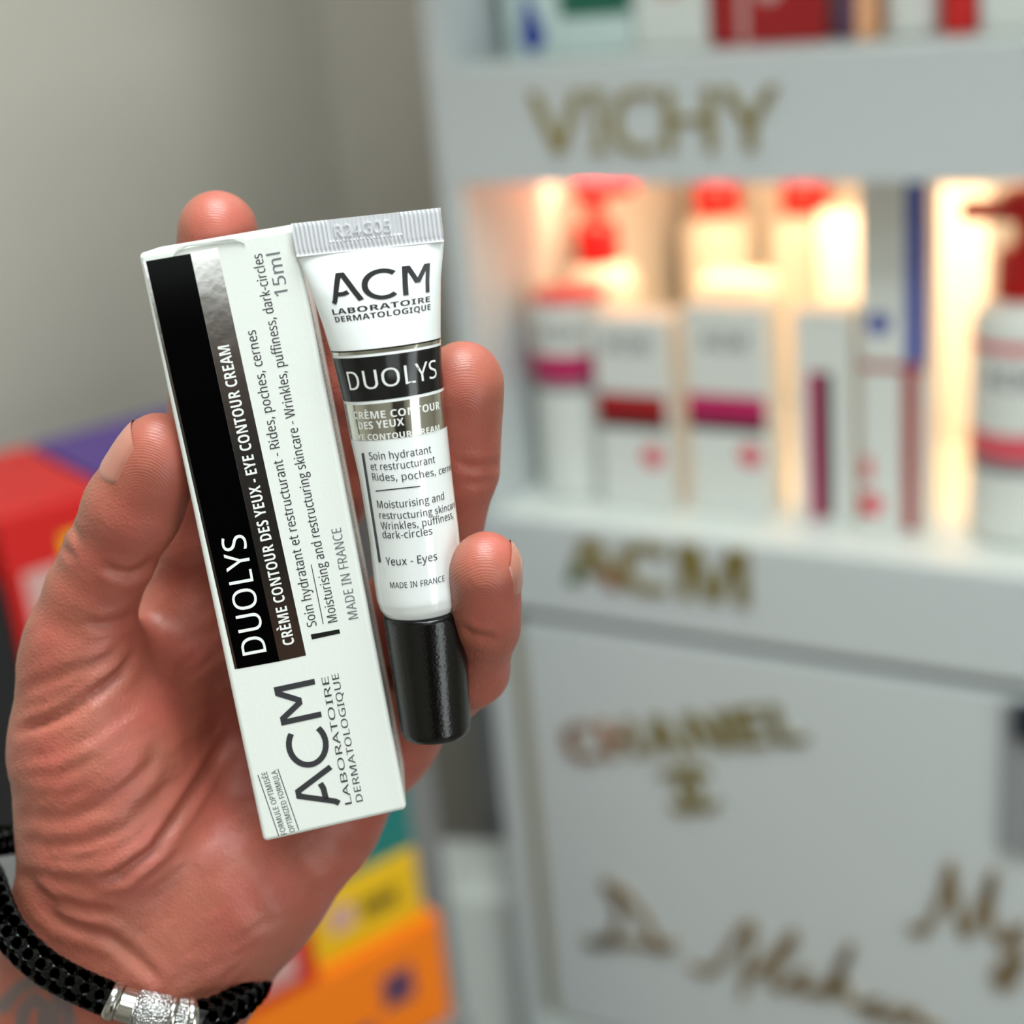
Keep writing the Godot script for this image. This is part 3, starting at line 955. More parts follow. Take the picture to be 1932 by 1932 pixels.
func build_tube() -> void:
	var top := Vector2(690, 407)
	var axis := (mm(690, 407, 263.5) - mm(822, 1390, 284.5)).normalized()
	var depth := func(y: float) -> float: return 263.5 + (y - 407.0) / 983.0 * 21.0
	var rows := [[561, 484, 838, 455], [574, 517, 835, 489], [588, 554, 832, 525], [600, 588, 831.5, 559], [611, 620, 831.5, 592], [619, 647, 831.5, 621], [627, 672, 832, 648], [638, 716, 834, 693], [649, 762, 838, 737], [662, 831, 844, 808], [678, 901, 851, 878], [688, 960, 858, 938], [697, 1015, 865, 993], [706, 1097, 872, 1075], [711, 1130, 876, 1108], [717, 1147, 875, 1127], [726, 1158, 868, 1140], [742, 1166, 853, 1152]]
	for r in rows:
		var ym: float = (r[1] + r[3]) / 2.0
		var d: float = depth.call(ym)
		var l := mm(r[0], r[1], d)
		var q := mm(r[2], r[3], d)
		var wv := (q - l) / 2
		var hv := wv.normalized().cross(axis).normalized()
		if hv.z < 0: hv = -hv
		var h := ellipse_minor(wv.length(), TAU * 8.05)
		if ym > 1120: h = wv.length()
		if r[0] == 561: h = 0.85
		tube_st.append([(l + q) / 2, wv, hv * h])
	# nothing may stay wider than its girth near the round end
	var base := mm(822, 1390, 284.5)
	var o := thing("cream_tube", "white eye cream tube with black cap, black band and silver band, held beside the carton", "tube", Transform3D(CB, EYE + CB * (base * 0.001)))
	var put := func(p: Vector3) -> Vector3: return (p - base) * 0.001
	var seg := 56
	var pts := PackedVector3Array()
	var n := tube_st.size()
	for i in (n - 1) * 4 + 1:
		for j in seg:
			pts.append(put.call(tube_at(i / 4.0, TAU * j / seg)[0]))
	part("body", grid_mesh(pts, seg, true, false), M.tube_white, o)
	# crimped end with upright ridges
	var up := mm(690, 407, 263.5) - mm(697, 466, depth.call(466.0))
	var c0: Vector3 = tube_st[0][0]
	var wv0: Vector3 = tube_st[0][1]
	var hd: Vector3 = tube_st[0][2].normalized()
	var wt := (mm(831, 392, 263.3) - mm(550, 422, 263.3)) / 2
	var ct := (mm(831, 392, 263.3) + mm(550, 422, 263.3)) / 2
	var cols := 34 * 6 + 1
	var rowsn := 14
	for face in [1.0, -1.0]:
		var g := PackedVector3Array()
		for i in rowsn + 1:
			var v := float(i) / rowsn
			for j in cols:
				var u := float(j) / (cols - 1) * 2 - 1
				var ridge := 0.5 + 0.5 * cos(j / 6.0 * TAU)
				var amp := 0.26
				if u > -0.52 and u < 0.46 and v > 0.30 and v < 0.93: amp = 0.05
				if v < 0.1 or v > 0.97: amp *= 0.15
				var p: Vector3 = (c0.lerp(ct, v)) + (wv0.lerp(wt, v)) * u + hd * face * (0.62 + amp * ridge)
				if v < 0.05: p += hd * face * 0.25
				g.append(put.call(p))
		part("crimp" if face > 0 else "crimp_back", grid_mesh(g, cols, false, face < 0), M.crimp_white, o)
	# narrow rim that closes the crimp
	var rim := PackedVector3Array()
	for f in [1.0, -1.0]:
		for j in cols:
			var u := float(j) / (cols - 1) * 2 - 1
			rim.append(put.call(ct + wt * u + hd * f * (0.62 + 0.04 * (0.5 + 0.5 * cos(j / 6.0 * TAU)))))
	part("crimp_rim", grid_mesh(rim, cols, false, false), M.crimp_white, o)
	for sgn in [-1.0, 1.0]:
		var e := PackedVector3Array()
		for f in [1.0, -1.0]:
			for v in [0.0, 0.5, 1.0]:
				e.append(put.call(c0.lerp(ct, v) + wv0.lerp(wt, v) * sgn + hd * f * 0.8))
		part("crimp_rim", grid_mesh(e, 3, false, sgn > 0), M.crimp_white, o)
	# batch number pressed into the crimp
	var tx := wv0.normalized()
	var ty := hd.cross(tx)
	part("pressed_text", solid_letter("R24G05", wv0.length() * 0.76 * 0.001, (ct - c0).length() * 0.36 * 0.001, 0.00035), M.crimp_white, o, Transform3D(Basis(tx, ty, hd), put.call(c0.lerp(ct, 0.45) - wv0 * 0.45 + hd * 0.6)))
	for j in 22:
		var p: Vector3 = c0.lerp(ct, 0.33) + wv0 * lerpf(-0.52, 0.44, j / 21.0) + hd * 0.72
		var sp := SphereMesh.new()
		sp.radius = 0.00022
		sp.height = 0.00044
		sp.radial_segments = 8
		sp.rings = 4
		part("pressed_dot", sp, M.crimp_white, o, Transform3D(Basis(), put.call(p)))
	# printed bands: from row s0 to s1 right round the front
	var band := func(called: String, sa: float, sb: float, lift: float, m: Material) -> void:
		var g := PackedVector3Array()
		var k := maxi(2, int(ceil((sb - sa) * 6)))
		for i in k + 1:
			for j in 61:
				var q := tube_at(lerpf(sa, sb, float(i) / k), lerpf(-2.6, 2.6, j / 60.0))
				g.append(put.call(q[0] + q[1] * lift))
		part(called, grid_mesh(g, 61, false, true), m, o)
	var sl := func(px: float, py: float, s: float) -> float: return tube_find(px, py, s, 0.0).x
	band.call("foil_line", sl.call(730, 658, 6), sl.call(730, 664, 6), 0.04, M.tube_foil)
	band.call("black_line", sl.call(730, 655, 6), sl.call(730, 658, 6), 0.035, M.tube_band)
	band.call("black_band", sl.call(730, 669.5, 6), sl.call(742, 752, 8), 0.04, M.tube_band)
	band.call("silver_band", sl.call(742, 758, 8), sl.call(755, 826, 9), 0.04, M.tube_foil)
	# lettering: from pixel to pixel along the base line, cap height in pixels
	var line := func(text: String, x0: float, y0: float, x1: float, y1: float, cap: float, m: Material, bold := false, lift := 0.06) -> void:
		var g := (y0 + y1) / 2 / 72.0 - 2.5
		var a := tube_find(x0, y0, clampf((y0 - 480) / 50.0, 1, 13), -0.4)
		var b := tube_find(x1, y1, clampf((y1 - 480) / 50.0, 1, 13), 0.4)
		var mid := tube_find((x0 + x1) / 2, (y0 + y1) / 2, a.x, 0.0)
		var mid2 := tube_find((x0 + x1) / 2 - 0.13 * cap, (y0 + y1) / 2 - cap, a.x, 0.0)
		var dsc := mid2.x - mid.x
		part("printed_text", text_mesh(text, bold, func(x, y):
			var q := tube_at(lerpf(a.x, b.x, x) + dsc * y, lerpf(a.y, b.y, x))
			return [put.call(q[0] + q[1] * lift), q[1]]), m, o)
	line.call("LABORATOIRE", 629, 594, 811, 569, 10.5, M.print_grey, true)
	line.call("DERMATOLOGIQUE", 634, 608, 812, 584, 10.5, M.print_grey, true)
	line.call("DUOLYS", 661, 736, 824, 712, 35, M.print_white)
	line.call("CRÈME CONTOUR", 669, 790, 829, 771, 14, M.print_white, true)
	line.call("DES YEUX", 678, 810, 763, 802, 14, M.print_white, true)
	line.call("EYE CONTOUR CREAM", 672, 829, 829, 812, 11, M.print_white, true)
	line.call("Soin hydratant", 698, 867, 814, 854, 14, M.print_text)
	line.call("et restructurant", 701, 887, 821, 873, 14, M.print_text)
	line.call("Rides, poches, cernes", 704, 906, 852, 884, 14, M.print_text)
	line.call("Moisturising and", 713, 958, 838, 942, 14, M.print_text)
	line.call("restructuring skincare", 717, 978, 858, 957, 14, M.print_text)
	line.call("Wrinkles, puffiness,", 720, 998, 855, 977, 14, M.print_text)
	line.call("dark-circles", 723, 1015, 816, 1008, 14, M.print_text)
	line.call("Yeux - Eyes", 729, 1066, 825, 1056, 15, M.print_text)
	line.call("MADE IN FRANCE", 737, 1109, 839, 1096, 11, M.print_text)
	line.call("15ml", 848, 1088, 871, 1080, 18, M.print_text)
	# the name on the tube
	var na := tube_find(628, 573, 2, -0.5)
	var nb := tube_find(809, 551, 2, 0.5)
	var nm := tube_find(718, 562, 2, 0.0)
	var nt := tube_find(711, 506, 2, 0.0)
	part("printed_name", strokes_mesh(name_strokes(2.58), 0.145, func(x, y):
		var q := tube_at(lerpf(na.x, nb.x, x / 2.58) + (nt.x - nm.x) * y, lerpf(na.y, nb.y, x / 2.58))
		return [put.call(q[0] + q[1] * 0.09), q[1]]), M.print_grey, o)
	# rules
	var rule := func(x0: float, y0: float, x1: float, y1: float, w: float) -> void:
		var v := PackedVector3Array()
		var s := Vector2(x1 - x0, y1 - y0).normalized()
		var side := Vector2(-s.y, s.x) * w / 2
		for i in 9:
			var p := Vector2(x0, y0).lerp(Vector2(x1, y1), i / 8.0)
			for sg in [-1.0, 1.0]:
				var f := tube_find(p.x + side.x * sg, p.y + side.y * sg, clampf((p.y - 480) / 50.0, 1, 13), -0.3)
				var q := tube_at(f.x, f.y)
				v.append(put.call(q[0] + q[1] * 0.05))
		part("printed_rule", grid_mesh(v, 2, false, absf(x1 - x0) > absf(y1 - y0)), M.print_text, o)
	rule.call(684.5, 855, 717, 1061, 4.5)
	rule.call(709, 926.5, 793, 917.5, 2.2)
	# cap
	var ct0 := mm(801, 1150, 279.4)
	var cb := mm(823, 1386, 284.4)
	var cax := (cb - ct0)
	var L := cax.length()
	var cy := -cax.normalized()
	var cx := (Vector3(1, 0, 0) - cy * cy.x).normalized()
	var cbas := Basis(cx, cy, cx.cross(cy))
	var prof := [Vector2(0.0001, 0), Vector2(5.2, 0), Vector2(5.9, 0.25), Vector2(6.4, 0.9), Vector2(6.55, 1.8), Vector2(7.0, 11.0), Vector2(7.62, L - 1.2), Vector2(7.6, L - 0.5), Vector2(7.2, L), Vector2(0.0001, L)]
	var pr := []
	for q in prof: pr.append(q * 0.001)
	part("cap", lathe(pr, 72), M.cap_black, o, Transform3D(cbas, put.call(cb)))

# ------------------------------------------------------------------ hand
var pa := PackedVector3Array()
var pd := PackedVector3Array()
var pinv := PackedFloat32Array()
var pr0 := PackedFloat32Array()
var prd := PackedFloat32Array()
var pg := PackedInt32Array()

func bone(g: int, a: Array, b: Array) -> void:
	var p := mm(a[0], a[1], a[2])
	var q := mm(b[0], b[1], b[2])
	pa.append(p)
	pd.append(q - p)
	pinv.append(1.0 / maxf((q - p).length_squared(), 1e-4))
	pr0.append(a[3])
	prd.append(b[3] - a[3])
	pg.append(g)

func chain(g: int, pts: Array) -> void:
	for i in pts.size() - 1:
		bone(g, pts[i], pts[i + 1])

func lay_bones() -> void:
	# 0 palm and forearm, 1 thumb, 2 index, 3 middle, 4 ring, 5 little; each joint px, py, depth, radius
	var w0 := [150, 1800, 312, 15.0]
	var w1 := [255, 1830, 311, 16.0]
	var w2 := [348, 1825, 314, 14.5]
	chain(0, [[372, 1175, 317, 10.5], [275, 1500, 320, 13.0], w0])
	chain(0, [[500, 1240, 323, 10.5], [390, 1500, 322, 13.0], w1])
	chain(0, [[615, 1315, 324, 10.0], [490, 1540, 321, 13.0], w2])
	chain(0, [[722, 1392, 319, 9.0], [590, 1550, 317, 12.0], [468, 1680, 311, 14.2], [375, 1780, 312, 15.0]])
	bone(0, [372, 1175, 317, 10.5], [722, 1392, 319, 9.0])
	bone(0, [430, 1640, 308, 13.0], [350, 1740, 308, 14.0])
	# ball of the thumb
	chain(0, [[158, 1255, 294, 11.0], [186, 1400, 299, 15.6], [208, 1560, 303, 16.4], [196, 1700, 308, 15.2], w0])
	bone(0, [238, 1380, 304, 14.0], [255, 1540, 308, 15.0])
	bone(0, [200, 1270, 301, 9.0], [330, 1235, 314, 9.0])
	# forearm
	chain(0, [w0, [60, 1960, 318, 16.5], [-60, 2190, 325, 19.0]])
	chain(0, [w1, [160, 2010, 318, 17.5], [50, 2240, 325, 19.0]])
	chain(0, [w2, [275, 1990, 322, 16.5], [180, 2220, 328, 18.5]])
	# thumb
	chain(1, [[150, 1255, 294, 10.2], [154, 1194, 291, 9.2], [174, 1120, 288, 8.4], [207, 1047, 284.5, 8.1], [248, 964, 280, 8.5], [286, 892, 276.5, 7.3], [302, 846, 274.5, 6.5]])
	bone(1, [264, 935, 279, 7.9], [293, 870, 274.8, 6.8])
	# index
	chain(2, [[372, 1175, 317, 10.5], [380, 1030, 311, 9.3], [392, 860, 306, 8.6], [400, 640, 299, 7.6], [411, 432, 292, 7.0]])
	bone(2, [404, 560, 296, 7.5], [411, 440, 291, 7.0])
	# middle
	chain(3, [[500, 1240, 323, 10.5], [565, 1080, 315, 9.0], [612, 925, 307, 8.7], [650, 725, 300, 7.8], [664, 585, 295, 7.2]])
	# ring
	chain(4, [[615, 1315, 324, 10.0], [735, 1180, 312, 8.8], [820, 1060, 301, 8.2], [866, 885, 289, 7.2], [874, 716, 279.5, 7.1]])
	bone(4, [868, 840, 285.5, 7.0], [873, 740, 279.5, 7.0])
	# little
	chain(5, [[722, 1392, 319, 9.0], [815, 1325, 308, 7.4], [893, 1266, 294, 6.5], [916, 1180, 282, 6.1], [917, 1064, 273, 5.9]])
	bone(5, [915, 1150, 277, 6.2], [914, 1085, 272.5, 5.9])

func smin(a: float, b: float, k: float) -> float:
	var h := maxf(k - absf(a - b), 0.0) / k
	return minf(a, b) - h * h * k * 0.25

func field(p: Vector3, lists: Array) -> float:
	var out := 1e3
	var palm := 1e3
	for i in lists[0]:
		var q := p - pa[i]
		var h := clampf(q.dot(pd[i]) * pinv[i], 0.0, 1.0)
		var d := (q - pd[i] * h).length() - pr0[i] - prd[i] * h
		palm = smin(palm, d, 7.0)
	out = palm
	for g in range(1, 6):
		if lists[g].is_empty(): continue
		var fd := 1e3
		for i in lists[g]:
			var q := p - pa[i]
			var h := clampf(q.dot(pd[i]) * pinv[i], 0.0, 1.0)
			var d := (q - pd[i] * h).length() - pr0[i] - prd[i] * h
			fd = smin(fd, d, 2.5)
		out = smin(out, smin(palm, fd, 6.0), 0.7)
	return out

# creases: pixels, depth in mm, half width in mm
func creases() -> Array:
	return [
		[[[445, 1372], [388, 1458], [347, 1523], [291, 1604], [229, 1652], [180, 1671]], 1.6, 1.0],
		[[[180, 1671], [110, 1662], [45, 1640]], 0.5, 1.2],
		[[[264, 1222], [229, 1270], [180, 1310], [135, 1340], [80, 1365], [20, 1385]], 1.3, 0.95],
		[[[237, 1232], [170, 1256], [108, 1276], [35, 1305]], 0.5, 1.1],
		[[[190, 1066], [218, 1080], [248, 1085], [275, 1072], [295, 1048]], 0.9, 1.0],
		[[[158, 1176], [197, 1180], [232, 1170], [262, 1154]], 0.7, 1.0],
		[[[135, 985], [142, 1008], [150, 1018]], 0.5, 0.8],
		[[[120, 1030], [128, 1045], [140, 1052]], 0.4, 0.8],
		[[[43, 1674], [80, 1712], [116, 1740], [160, 1756], [203, 1767], [235, 1790], [261, 1813], [290, 1842], [315, 1866]], 0.8, 1.2],
		[[[38, 1640], [70, 1680], [101, 1703], [160, 1718], [235, 1724]], 0.7, 1.1],
		[[[30, 1585], [90, 1600], [170, 1590], [240, 1560], [300, 1505], [330, 1460]], 0.6, 1.2],
		[[[30, 1610], [100, 1626], [180, 1618], [250, 1585], [310, 1530]], 0.45, 1.0],
		[[[28, 1540], [110, 1545], [190, 1520], [260, 1470], [310, 1410]], 0.45, 1.2],
		[[[26, 1470], [110, 1460], [190, 1430], [260, 1370]], 0.4, 1.2],
		[[[26, 1440], [100, 1425], [180, 1390], [240, 1340], [290, 1280]], 0.4, 1.2],
		[[[440, 1640], [470, 1700], [520, 1760]], 0.4, 2.0],
		[[[560, 1610], [600, 1660], [630, 1700]], 0.35, 1.5],
		[[[640, 1570], [670, 1600], [700, 1620]], 0.35, 1.5],
		[[[860, 868], [885, 884], [920, 880], [945, 872]], 0.5, 1.0],
		[[[868, 905], [900, 912], [935, 905]], 0.3, 0.9],
		[[[870, 1180], [885, 1198], [915, 1205], [935, 1200]], 0.7, 0.9],
		[[[330, 1240], [352, 1300], [362, 1370], [366, 1440]], 0.6, 2.2],
	]

func build_hand() -> void:
	lay_bones()
	var cell := 0.95
	var bs := 8
	var lo := Vector3(1e9, 1e9, 1e9)
	var hi := -lo
	for i in pa.size():
		for q in [pa[i], pa[i] + pd[i]]:
			var r := maxf(pr0[i], pr0[i] + prd[i]) + 3.0
			lo = lo.min(q - Vector3(r, r, r))
			hi = hi.max(q + Vector3(r, r, r))
	lo.y = maxf(lo.y, -128.0)
	var nb := Vector3i(((hi - lo) / (cell * bs)).ceil())
	var dim := nb * bs + Vector3i(1, 1, 1)
	var sx := 1
	var sy := dim.x
	var sz := dim.x * dim.y
	var val := PackedFloat32Array()
	val.resize(sz * dim.z)
	val.fill(99.0)
	var done := PackedByteArray()
	done.resize(sz * dim.z)
	var active := []
	var hd := cell * bs * 0.5 * sqrt(3.0)
	for bz in nb.z:
		for by in nb.y:
			for bx in nb.x:
				var c := lo + (Vector3(bx, by, bz) + Vector3(0.5, 0.5, 0.5)) * (cell * bs)
				var ds := PackedFloat32Array()
				var best := 1e9
				for i in pa.size():
					var q := c - pa[i]
					var h := clampf(q.dot(pd[i]) * pinv[i], 0.0, 1.0)
					var d := (q - pd[i] * h).length() - pr0[i] - prd[i] * h
					ds.append(d)
					best = minf(best, d)
				if best > hd * 1.2 + 4.0 or best < -hd * 1.25: continue
				var lists := [[], [], [], [], [], []]
				for i in pa.size():
					if ds[i] < best + hd * 2.0 + 8.0 and ds[i] < hd * 1.2 + 9.0: lists[pg[i]].append(i)
				var dc := field(c, lists)
				if absf(dc) > hd * 1.3: continue
				active.append(Vector3i(bx, by, bz))
				for z in bs + 1:
					for y in bs + 1:
						var row := (bz * bs + z) * sz + (by * bs + y) * sy + bx * bs
						var p := lo + Vector3(bx * bs, by * bs + y, bz * bs + z) * cell
						for x in bs + 1:
							if done[row + x] == 0:
								done[row + x] = 1
								val[row + x] = field(Vector3(p.x + x * cell, p.y, p.z), lists)
	# surface nets
	var vid := PackedInt32Array()
	vid.resize(sz * dim.z)
	vid.fill(-1)
	var v := PackedVector3Array()
	var cells := PackedInt32Array()
	var off := PackedInt32Array([0, sx, sy, sx + sy, sz, sx + sz, sy + sz, sx + sy + sz])
	var corner := [Vector3(0, 0, 0), Vector3(1, 0, 0), Vector3(0, 1, 0), Vector3(1, 1, 0), Vector3(0, 0, 1), Vector3(1, 0, 1), Vector3(0, 1, 1), Vector3(1, 1, 1)]
	var edges := [[0, 1], [2, 3], [4, 5], [6, 7], [0, 2], [1, 3], [4, 6], [5, 7], [0, 4], [1, 5], [2, 6], [3, 7]]
	for b in active:
		for z in bs:
			for y in bs:
				var row: int = (b.z * bs + z) * sz + (b.y * bs + y) * sy + b.x * bs
				for x in bs:
					var at := row + x
					var mask := 0
					for k in 8:
						if val[at + off[k]] < 0.0: mask |= 1 << k
					if mask == 0 or mask == 255: continue
					var sum := Vector3()
					var cnt := 0
					for e in edges:
						var i0: int = e[0]
						var i1: int = e[1]
						if ((mask >> i0) & 1) != ((mask >> i1) & 1):
							var v0 := val[at + off[i0]]
							var v1 := val[at + off[i1]]
							sum += corner[i0].lerp(corner[i1], v0 / (v0 - v1))
							cnt += 1
					vid[at] = v.size()
					cells.append(at)
					v.append(lo + (Vector3(b.x * bs + x, b.y * bs + y, b.z * bs + z) + sum / cnt) * cell)
	var idx := PackedInt32Array()
	var steps := [[sx, sy, sz], [sy, sz, sx], [sz, sx, sy]]
	for at in cells:
		var inside := val[at] < 0.0
		for s in steps:
			if (val[at + s[0]] < 0.0) == inside: continue
			var a := vid[at]
			var b2 := vid[at - s[1]] if at - s[1] >= 0 else -1
			var c2 := vid[at - s[1] - s[2]] if at - s[1] - s[2] >= 0 else -1
			var d2 := vid[at - s[2]] if at - s[2] >= 0 else -1
			if b2 < 0 or c2 < 0 or d2 < 0: continue
			if inside:
				idx.append_array([a, d2, b2, b2, d2, c2])
			else:
				idx.append_array([a, b2, d2, b2, c2, d2])
	v = relax(v, idx, 2)
	var n := smooth_normals(v, idx)
	# folds of the skin
	var folds := []
	for c in creases():
		var pl := PackedVector2Array()
		var box := Rect2(Vector2(c[0][0][0], c[0][0][1]), Vector2.ZERO)
		for q in c[0]:
			pl.append(Vector2(q[0], q[1]))
			box = box.expand(Vector2(q[0], q[1]))
		folds.append([pl, c[1], c[2] * 9.8, box.grow(c[2] * 40.0)])
	var fine := FastNoiseLite.new()
	fine.seed = 7
	fine.frequency = 0.02
	fine.fractal_octaves = 2
	for i in v.size():
		if n[i].z < 0.0: continue
		var px := to_px(v[i])
		var off2 := 0.0
		for f in folds:
			if not f[3].has_point(px): continue
			var best := 1e9
			var al := 0.0
			var pl: PackedVector2Array = f[0]
			for k in pl.size() - 1:
				var q := Geometry2D.get_closest_point_to_segment(px, pl[k], pl[k + 1])
				var d := px.distance_to(q)
				if d < best:
					best = d
					al = (k + (q - pl[k]).length() / maxf((pl[k + 1] - pl[k]).length(), 1.0)) / (pl.size() - 1)
			var w: float = f[2]
			var ends := clampf(minf(al, 1.0 - al) * 6.0, 0.0, 1.0)
			var r := best / w
			off2 += 0.85 * f[1] * ends * (-exp(-r * r) + 0.35 * exp(-(r - 2.0) * (r - 2.0)))
		# fine wrinkles run across the ball of the thumb and the palm
		var u := px.x * 0.80 + px.y * -0.60
		var t := px.x * 0.60 + px.y * 0.80
		var wr := fine.get_noise_2d(u * 0.35, t * 2.3) if px.y > 1000.0 else 0.0
		wr += 0.55 * fine.get_noise_2d(u * 0.5 + 900.0, t * 3.6)
		off2 += wr * 0.24 * clampf(n[i].z, 0, 1) * clampf((px.y - 1000.0) / 300.0, 0.0, 1.0) * clampf((760.0 - px.x) / 200.0, 0.0, 1.0)
		v[i] += n[i] * off2
	n = smooth_normals(v, idx)
	# skin colour: palm side pinker, outer side more tan, mottled; a tattoo on the forearm
	var mott := FastNoiseLite.new()
	mott.seed = 11
	mott.frequency = 0.055
	mott.fractal_octaves = 3
	var ink := [
		[[5, 1900], [30, 1870], [60, 1850], [95, 1855], [120, 1880], [130, 1920], [125, 1960]],
		[[40, 1940], [45, 1905], [65, 1885], [85, 1900], [80, 1940]],
		[[100, 1930], [112, 1870], [135, 1850]],
	]
	var base := mm(150, 1850, 314)
	var col := PackedColorArray()
	var out := PackedVector3Array()
	for i in v.size():
		var p := v[i]
		var px := to_px(p)
		var m0 := mott.get_noise_3dv(p)
		var m1 := mott.get_noise_3dv(p * 2.7 + Vector3(50, 0, 0))
		var pink := Vector3(0.42, 0.112, 0.077)
		var tan_ := Vector3(0.32, 0.116, 0.072)
		var outer := clampf((-n[i].x * 0.7 - n[i].z * 0.8) * 1.2 + 0.55 + m0 * 0.35, 0.0, 1.0)
		if px.y > 1700.0: outer = clampf(outer + (px.y - 1700.0) / 500.0, 0.0, 1.0)
		var c := pink.lerp(tan_, outer)
		c *= 1.0 + 0.10 * m1
		c.x *= 1.0 + 0.10 * m0
		c.y *= 1.0 - 0.10 * m0
		if px.y > 1830.0 and px.x < 170.0 and n[i].z > -0.2:
			var d := 1e9
			for s in ink:
				for k in s.size() - 1:
					d = minf(d, px.distance_to(Geometry2D.get_closest_point_to_segment(px, Vector2(s[k][0], s[k][1]), Vector2(s[k + 1][0], s[k + 1][1]))))
			c = c.lerp(Vector3(0.13, 0.12, 0.12), 0.85 * (1.0 - smoothstep(9.0, 18.0, d)))
		col.append(Color(c.x, c.y, c.z))
		out.append((p - base) * 0.001)
	var o := thing("hand", "left hand with palm towards the viewer holding the carton and the tube", "hand", Transform3D(CB, EYE + CB * (base * 0.001)))
	var uv := PackedVector2Array()
	for p in v: uv.append(palm_uv(p))
	var sm: StandardMaterial3D = M.skin
	sm.heightmap_enabled = true
	sm.heightmap_texture = skin_relief()
	sm.heightmap_scale = 0.0085
	part("body", arrays_mesh(out, n, idx, col, uv), M.skin, o)
	# nails of the thumb and of the little finger
	nail(o, base, mm(309, 816, 272.8), mm(276, 914, 277.6), Vector3(-0.86, 0.30, 0.36), 0.85)
	nail(o, base, mm(917, 1026, 270.4), mm(917, 1098, 276.2), Vector3(0.94, 0.0, 0.14), 0.75)

# coordinates on the plane of the palm: across the knuckles and along the hand, 190 mm to the unit
func palm_uv(p: Vector3) -> Vector2:
	var across := (mm(722, 1392, 319) - mm(372, 1175, 317)).normalized()
	var along := mm(500, 1240, 323) - mm(255, 1830, 311)
	along = (along - across * along.dot(across)).normalized()
	var q := p - mm(480, 1250, 305)
	return Vector2(0.5 + q.dot(across) / 190.0, 0.5 - q.dot(along) / 190.0)

# pores and fine lines all over, ridges of the finger tips
func skin_relief() -> ImageTexture:
	var size := 2048
	var n := FastNoiseLite.new()
	n.noise_type = FastNoiseLite.TYPE_CELLULAR
	n.cellular_return_type = FastNoiseLite.RETURN_DISTANCE2_SUB
	n.frequency = 0.11
	n.seed = 31
	n.fractal_octaves = 2
	var im := n.get_image(size, size)
	im.convert(Image.FORMAT_L8)
	var bend := FastNoiseLite.new()
	bend.frequency = 0.012
	bend.seed = 5
	var px_mm := size / 190.0
	# pads: centre, and the middle of the arches further down the finger
	for pad in [[mm(288, 868, 272), mm(262, 950, 272)], [mm(880, 720, 276), mm(872, 800, 278)], [mm(908, 1072, 268), mm(905, 1150, 271)], [mm(411, 415, 285), mm(407, 500, 286)]]:
		var c := palm_uv(pad[0]) * size
		var d := palm_uv(pad[1]) * size
		var r := int(8.0 * px_mm)
		for y in range(int(c.y) - r, int(c.y) + r):
			for x in range(int(c.x) - r, int(c.x) + r):
				if x < 0 or y < 0 or x >= size or y >= size: continue
				var p := Vector2(x, y)
				var far := p.distance_to(c) / r
				if far > 1.0: continue
				var k := p.distance_to(d) + 5.0 * bend.get_noise_2d(x, y)
				var ridge := 0.5 + 0.5 * sin(k / (0.50 * px_mm) * TAU)
				var w := 1.0 - smoothstep(0.7, 1.0, far)
				var old := im.get_pixel(x, y).r
				var h := lerpf(old, 0.35 * old + 0.34 * ridge, w)
				im.set_pixel(x, y, Color(h, h, h))
	return ImageTexture.create_from_image(im)

# nail plate lying on the finger: from root to tip, facing back, half the angle it spans
func nail(o: Node3D, base: Vector3, tip: Vector3, root: Vector3, back: Vector3, half: float) -> void:
	var all := [[], [], [], [], [], []]
	for i in pa.size(): all[pg[i]].append(i)
	var ax := (tip - root)
	var along := ax.normalized()
	back = (back - along * back.dot(along)).normalized()
	var side := along.cross(back)
	var g := PackedVector3Array()
	var nr := 16
	var nc := 17
	for i in nr + 1:
		var t := float(i) / nr
		for j in nc:
			var u := (float(j) / (nc - 1) * 2 - 1)
			# rounded root and tip
			var bow := sqrt(maxf(0.0, 1.0 - u * u * 0.9))
			var tt := lerpf(0.30 * (1.0 - bow), 0.72 + 0.26 * bow, t)
			var dir := back * cos(u * half) + side * sin(u * half)
			var q := root + ax * tt
			var lo := 2.0
			var hi := 14.0
			for it in 14:
				var m := (lo + hi) / 2
				if field(q + dir * m, all) < 0.0: lo = m
				else: hi = m
			var rim := 1.0 - smoothstep(0.0, 0.12, minf(1.0 - absf(u), t + 0.02))
			g.append((root + ax * tt + dir * (lo + 0.22 - 0.45 * rim) - base) * 0.001)
	part("fingernail", grid_mesh(g, nc, false, false), M.nail, o)

func relax(v: PackedVector3Array, idx: PackedInt32Array, times: int) -> PackedVector3Array:
	for it in times:
		var sum := PackedVector3Array()
		sum.resize(v.size())
		var cnt := PackedFloat32Array()
		cnt.resize(v.size())
		for i in range(0, idx.size(), 3):
			var a := idx[i]
			var b := idx[i + 1]
			var c := idx[i + 2]
			sum[a] += v[b] + v[c]
			sum[b] += v[a] + v[c]
			sum[c] += v[a] + v[b]
			cnt[a] += 2
			cnt[b] += 2
			cnt[c] += 2
		for i in v.size():
			if cnt[i] > 0: v[i] = v[i].lerp(sum[i] / cnt[i], 0.5)
	return v

